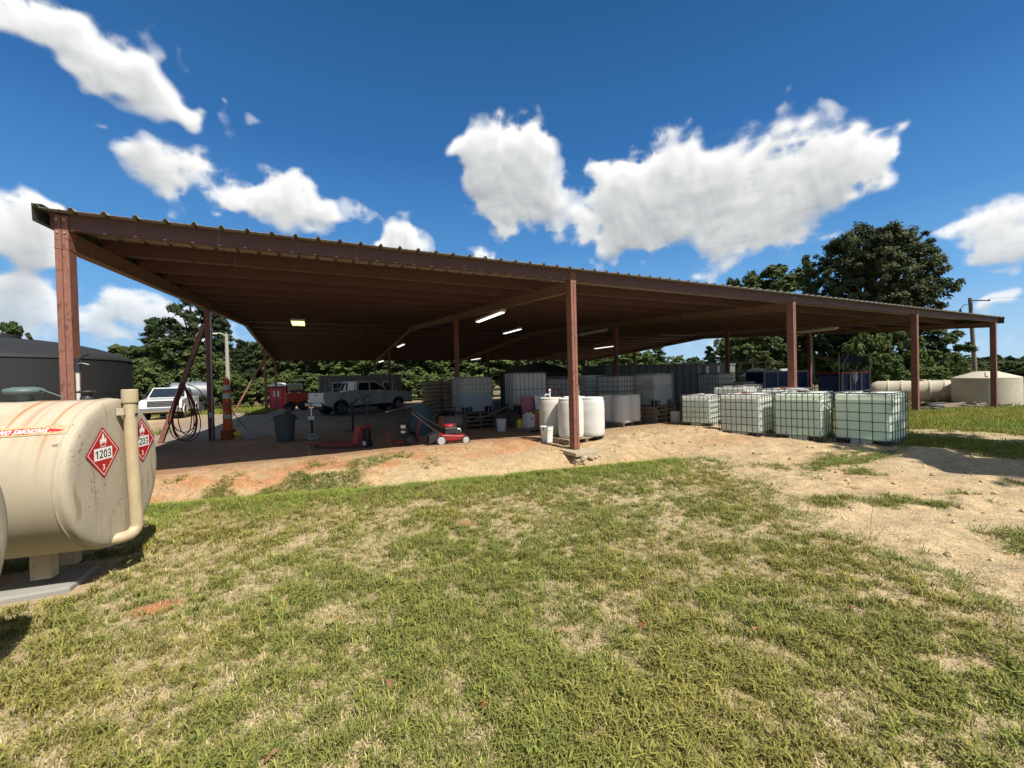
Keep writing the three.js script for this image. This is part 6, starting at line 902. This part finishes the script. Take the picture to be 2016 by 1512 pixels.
  [[0.68, 1.78], [0.3, 2.15], [1.3, 2.1], [1.75, 1.9], [-0.2, 1.95], [2.9, 1.95], [3.4, 1.7], [3.05, 1.4], [0.1, 2.9], [2.15, 2.9], [-0.6, 2.6], [2.3, 1.55]].forEach(([X, N], i) => { const o = shared('fallen_leaf', lg, lm[i % 3], null, at(X, N, 0.022), [0.2 * Math.sin(i), i * 1.7, 0.15 * Math.cos(i)], [0.9 + 0.3 * (i % 3), 1, 1]); tag(o, 'curled red-brown fallen leaf lying in the near lawn', 'leaf', 'fallen leaves on the lawn'); });
  // thin seed stalks standing out of the sand
  [[4.55, 1.93, 0.3, 'tall forked seed stalk rising from the sand beside the lawn'], [4.4, 2.35, 0.17, 'short seed stalk at the sandy edge of the lawn'], [4.05, 3.1, 0.16, 'thin bent seed stalk where the lawn thins toward the totes'], [6.0, 2.0, 0.14, 'small seed stalk out on the open sand']].forEach(([X, N, h, label], i) => {
    const t = thing('seed_stalk', label, 'weed', at(X, N), i * 1.3, 'seed stalks'); mesh('stem', [tube([[0, -0.01, 0], [0.01, h * 0.4, 0], [0.035, h, 0.01]], 0.0018, 12, 5)], std([0.2, 0.19, 0.08], 0.9), t);
    for (const [a, b] of [[0.05, 0.3], [-0.03, 0.34], [0.02, 0.4]]) mesh('seed_head', [tube([[0.035, h, 0.01], [0.035 + a * 0.6, h * (1 + b * 0.6), 0.01 + a * 0.3], [0.035 + a * 1.2, h * (1 + b), 0.02]], 0.0016, 8, 5)], std([0.24, 0.18, 0.09], 0.9), t);
  });
  // loose clods and stones on the bare earth
  const cg = new THREE.IcosahedronGeometry(1, 1); { const p = cg.attributes.position; for (let i = 0; i < p.count; i++) { const f = 0.7 + 0.6 * vn3(p.getX(i) * 2 + 9, p.getY(i) * 2 + 9, p.getZ(i) * 2 + 9); p.setXYZ(i, p.getX(i) * f, p.getY(i) * f * 0.7, p.getZ(i) * f); } cg.computeVertexNormals(); }
  const spots = []; for (let k = 0; k < 5200; k++) { const X = -2 + 14 * r(), N = 1.2 + 7.4 * r(), bare = X > sandEdge(N) || N > lawnEdge(X) + 0.2; if (bare && turf(X, N) < 0.3 && r() < 0.25 + 0.75 * bump(X, N, 7.5, 7.1, 2.4, 0.9) + 0.3 * bump(X, N, 8, 3.4, 2.4, 1)) spots.push([X, N, 0.006 + 0.03 * Math.pow(r(), 3)]); }
  const im = new THREE.InstancedMesh(cg, std([0.42, 0.29, 0.17], 0.97), spots.length), m = new THREE.Matrix4(), q = new THREE.Quaternion(), c = new THREE.Color();
  spots.forEach(([X, N, s], i) => { q.setFromEuler(new THREE.Euler(r() * 6, r() * 6, r() * 6)); m.compose(V(X, groundY(X, N) + s * 0.2, -N), q, V(s, s, s)); im.setMatrixAt(i, m); const so = soil(X, N), v = (0.75 + 0.4 * r()); im.setColorAt(i, c.setRGB(so[0] / 0.42 * v, so[1] / 0.29 * v, so[2] / 0.17 * v)); }); im.name = 'dirt_clods'; tag(im, 'loose clods of dirt on the bare sandy ground', 'dirt', null, 'stuff'); im.castShadow = im.receiveShadow = true; scene.add(im);
}

renderer.render(scene, camera);
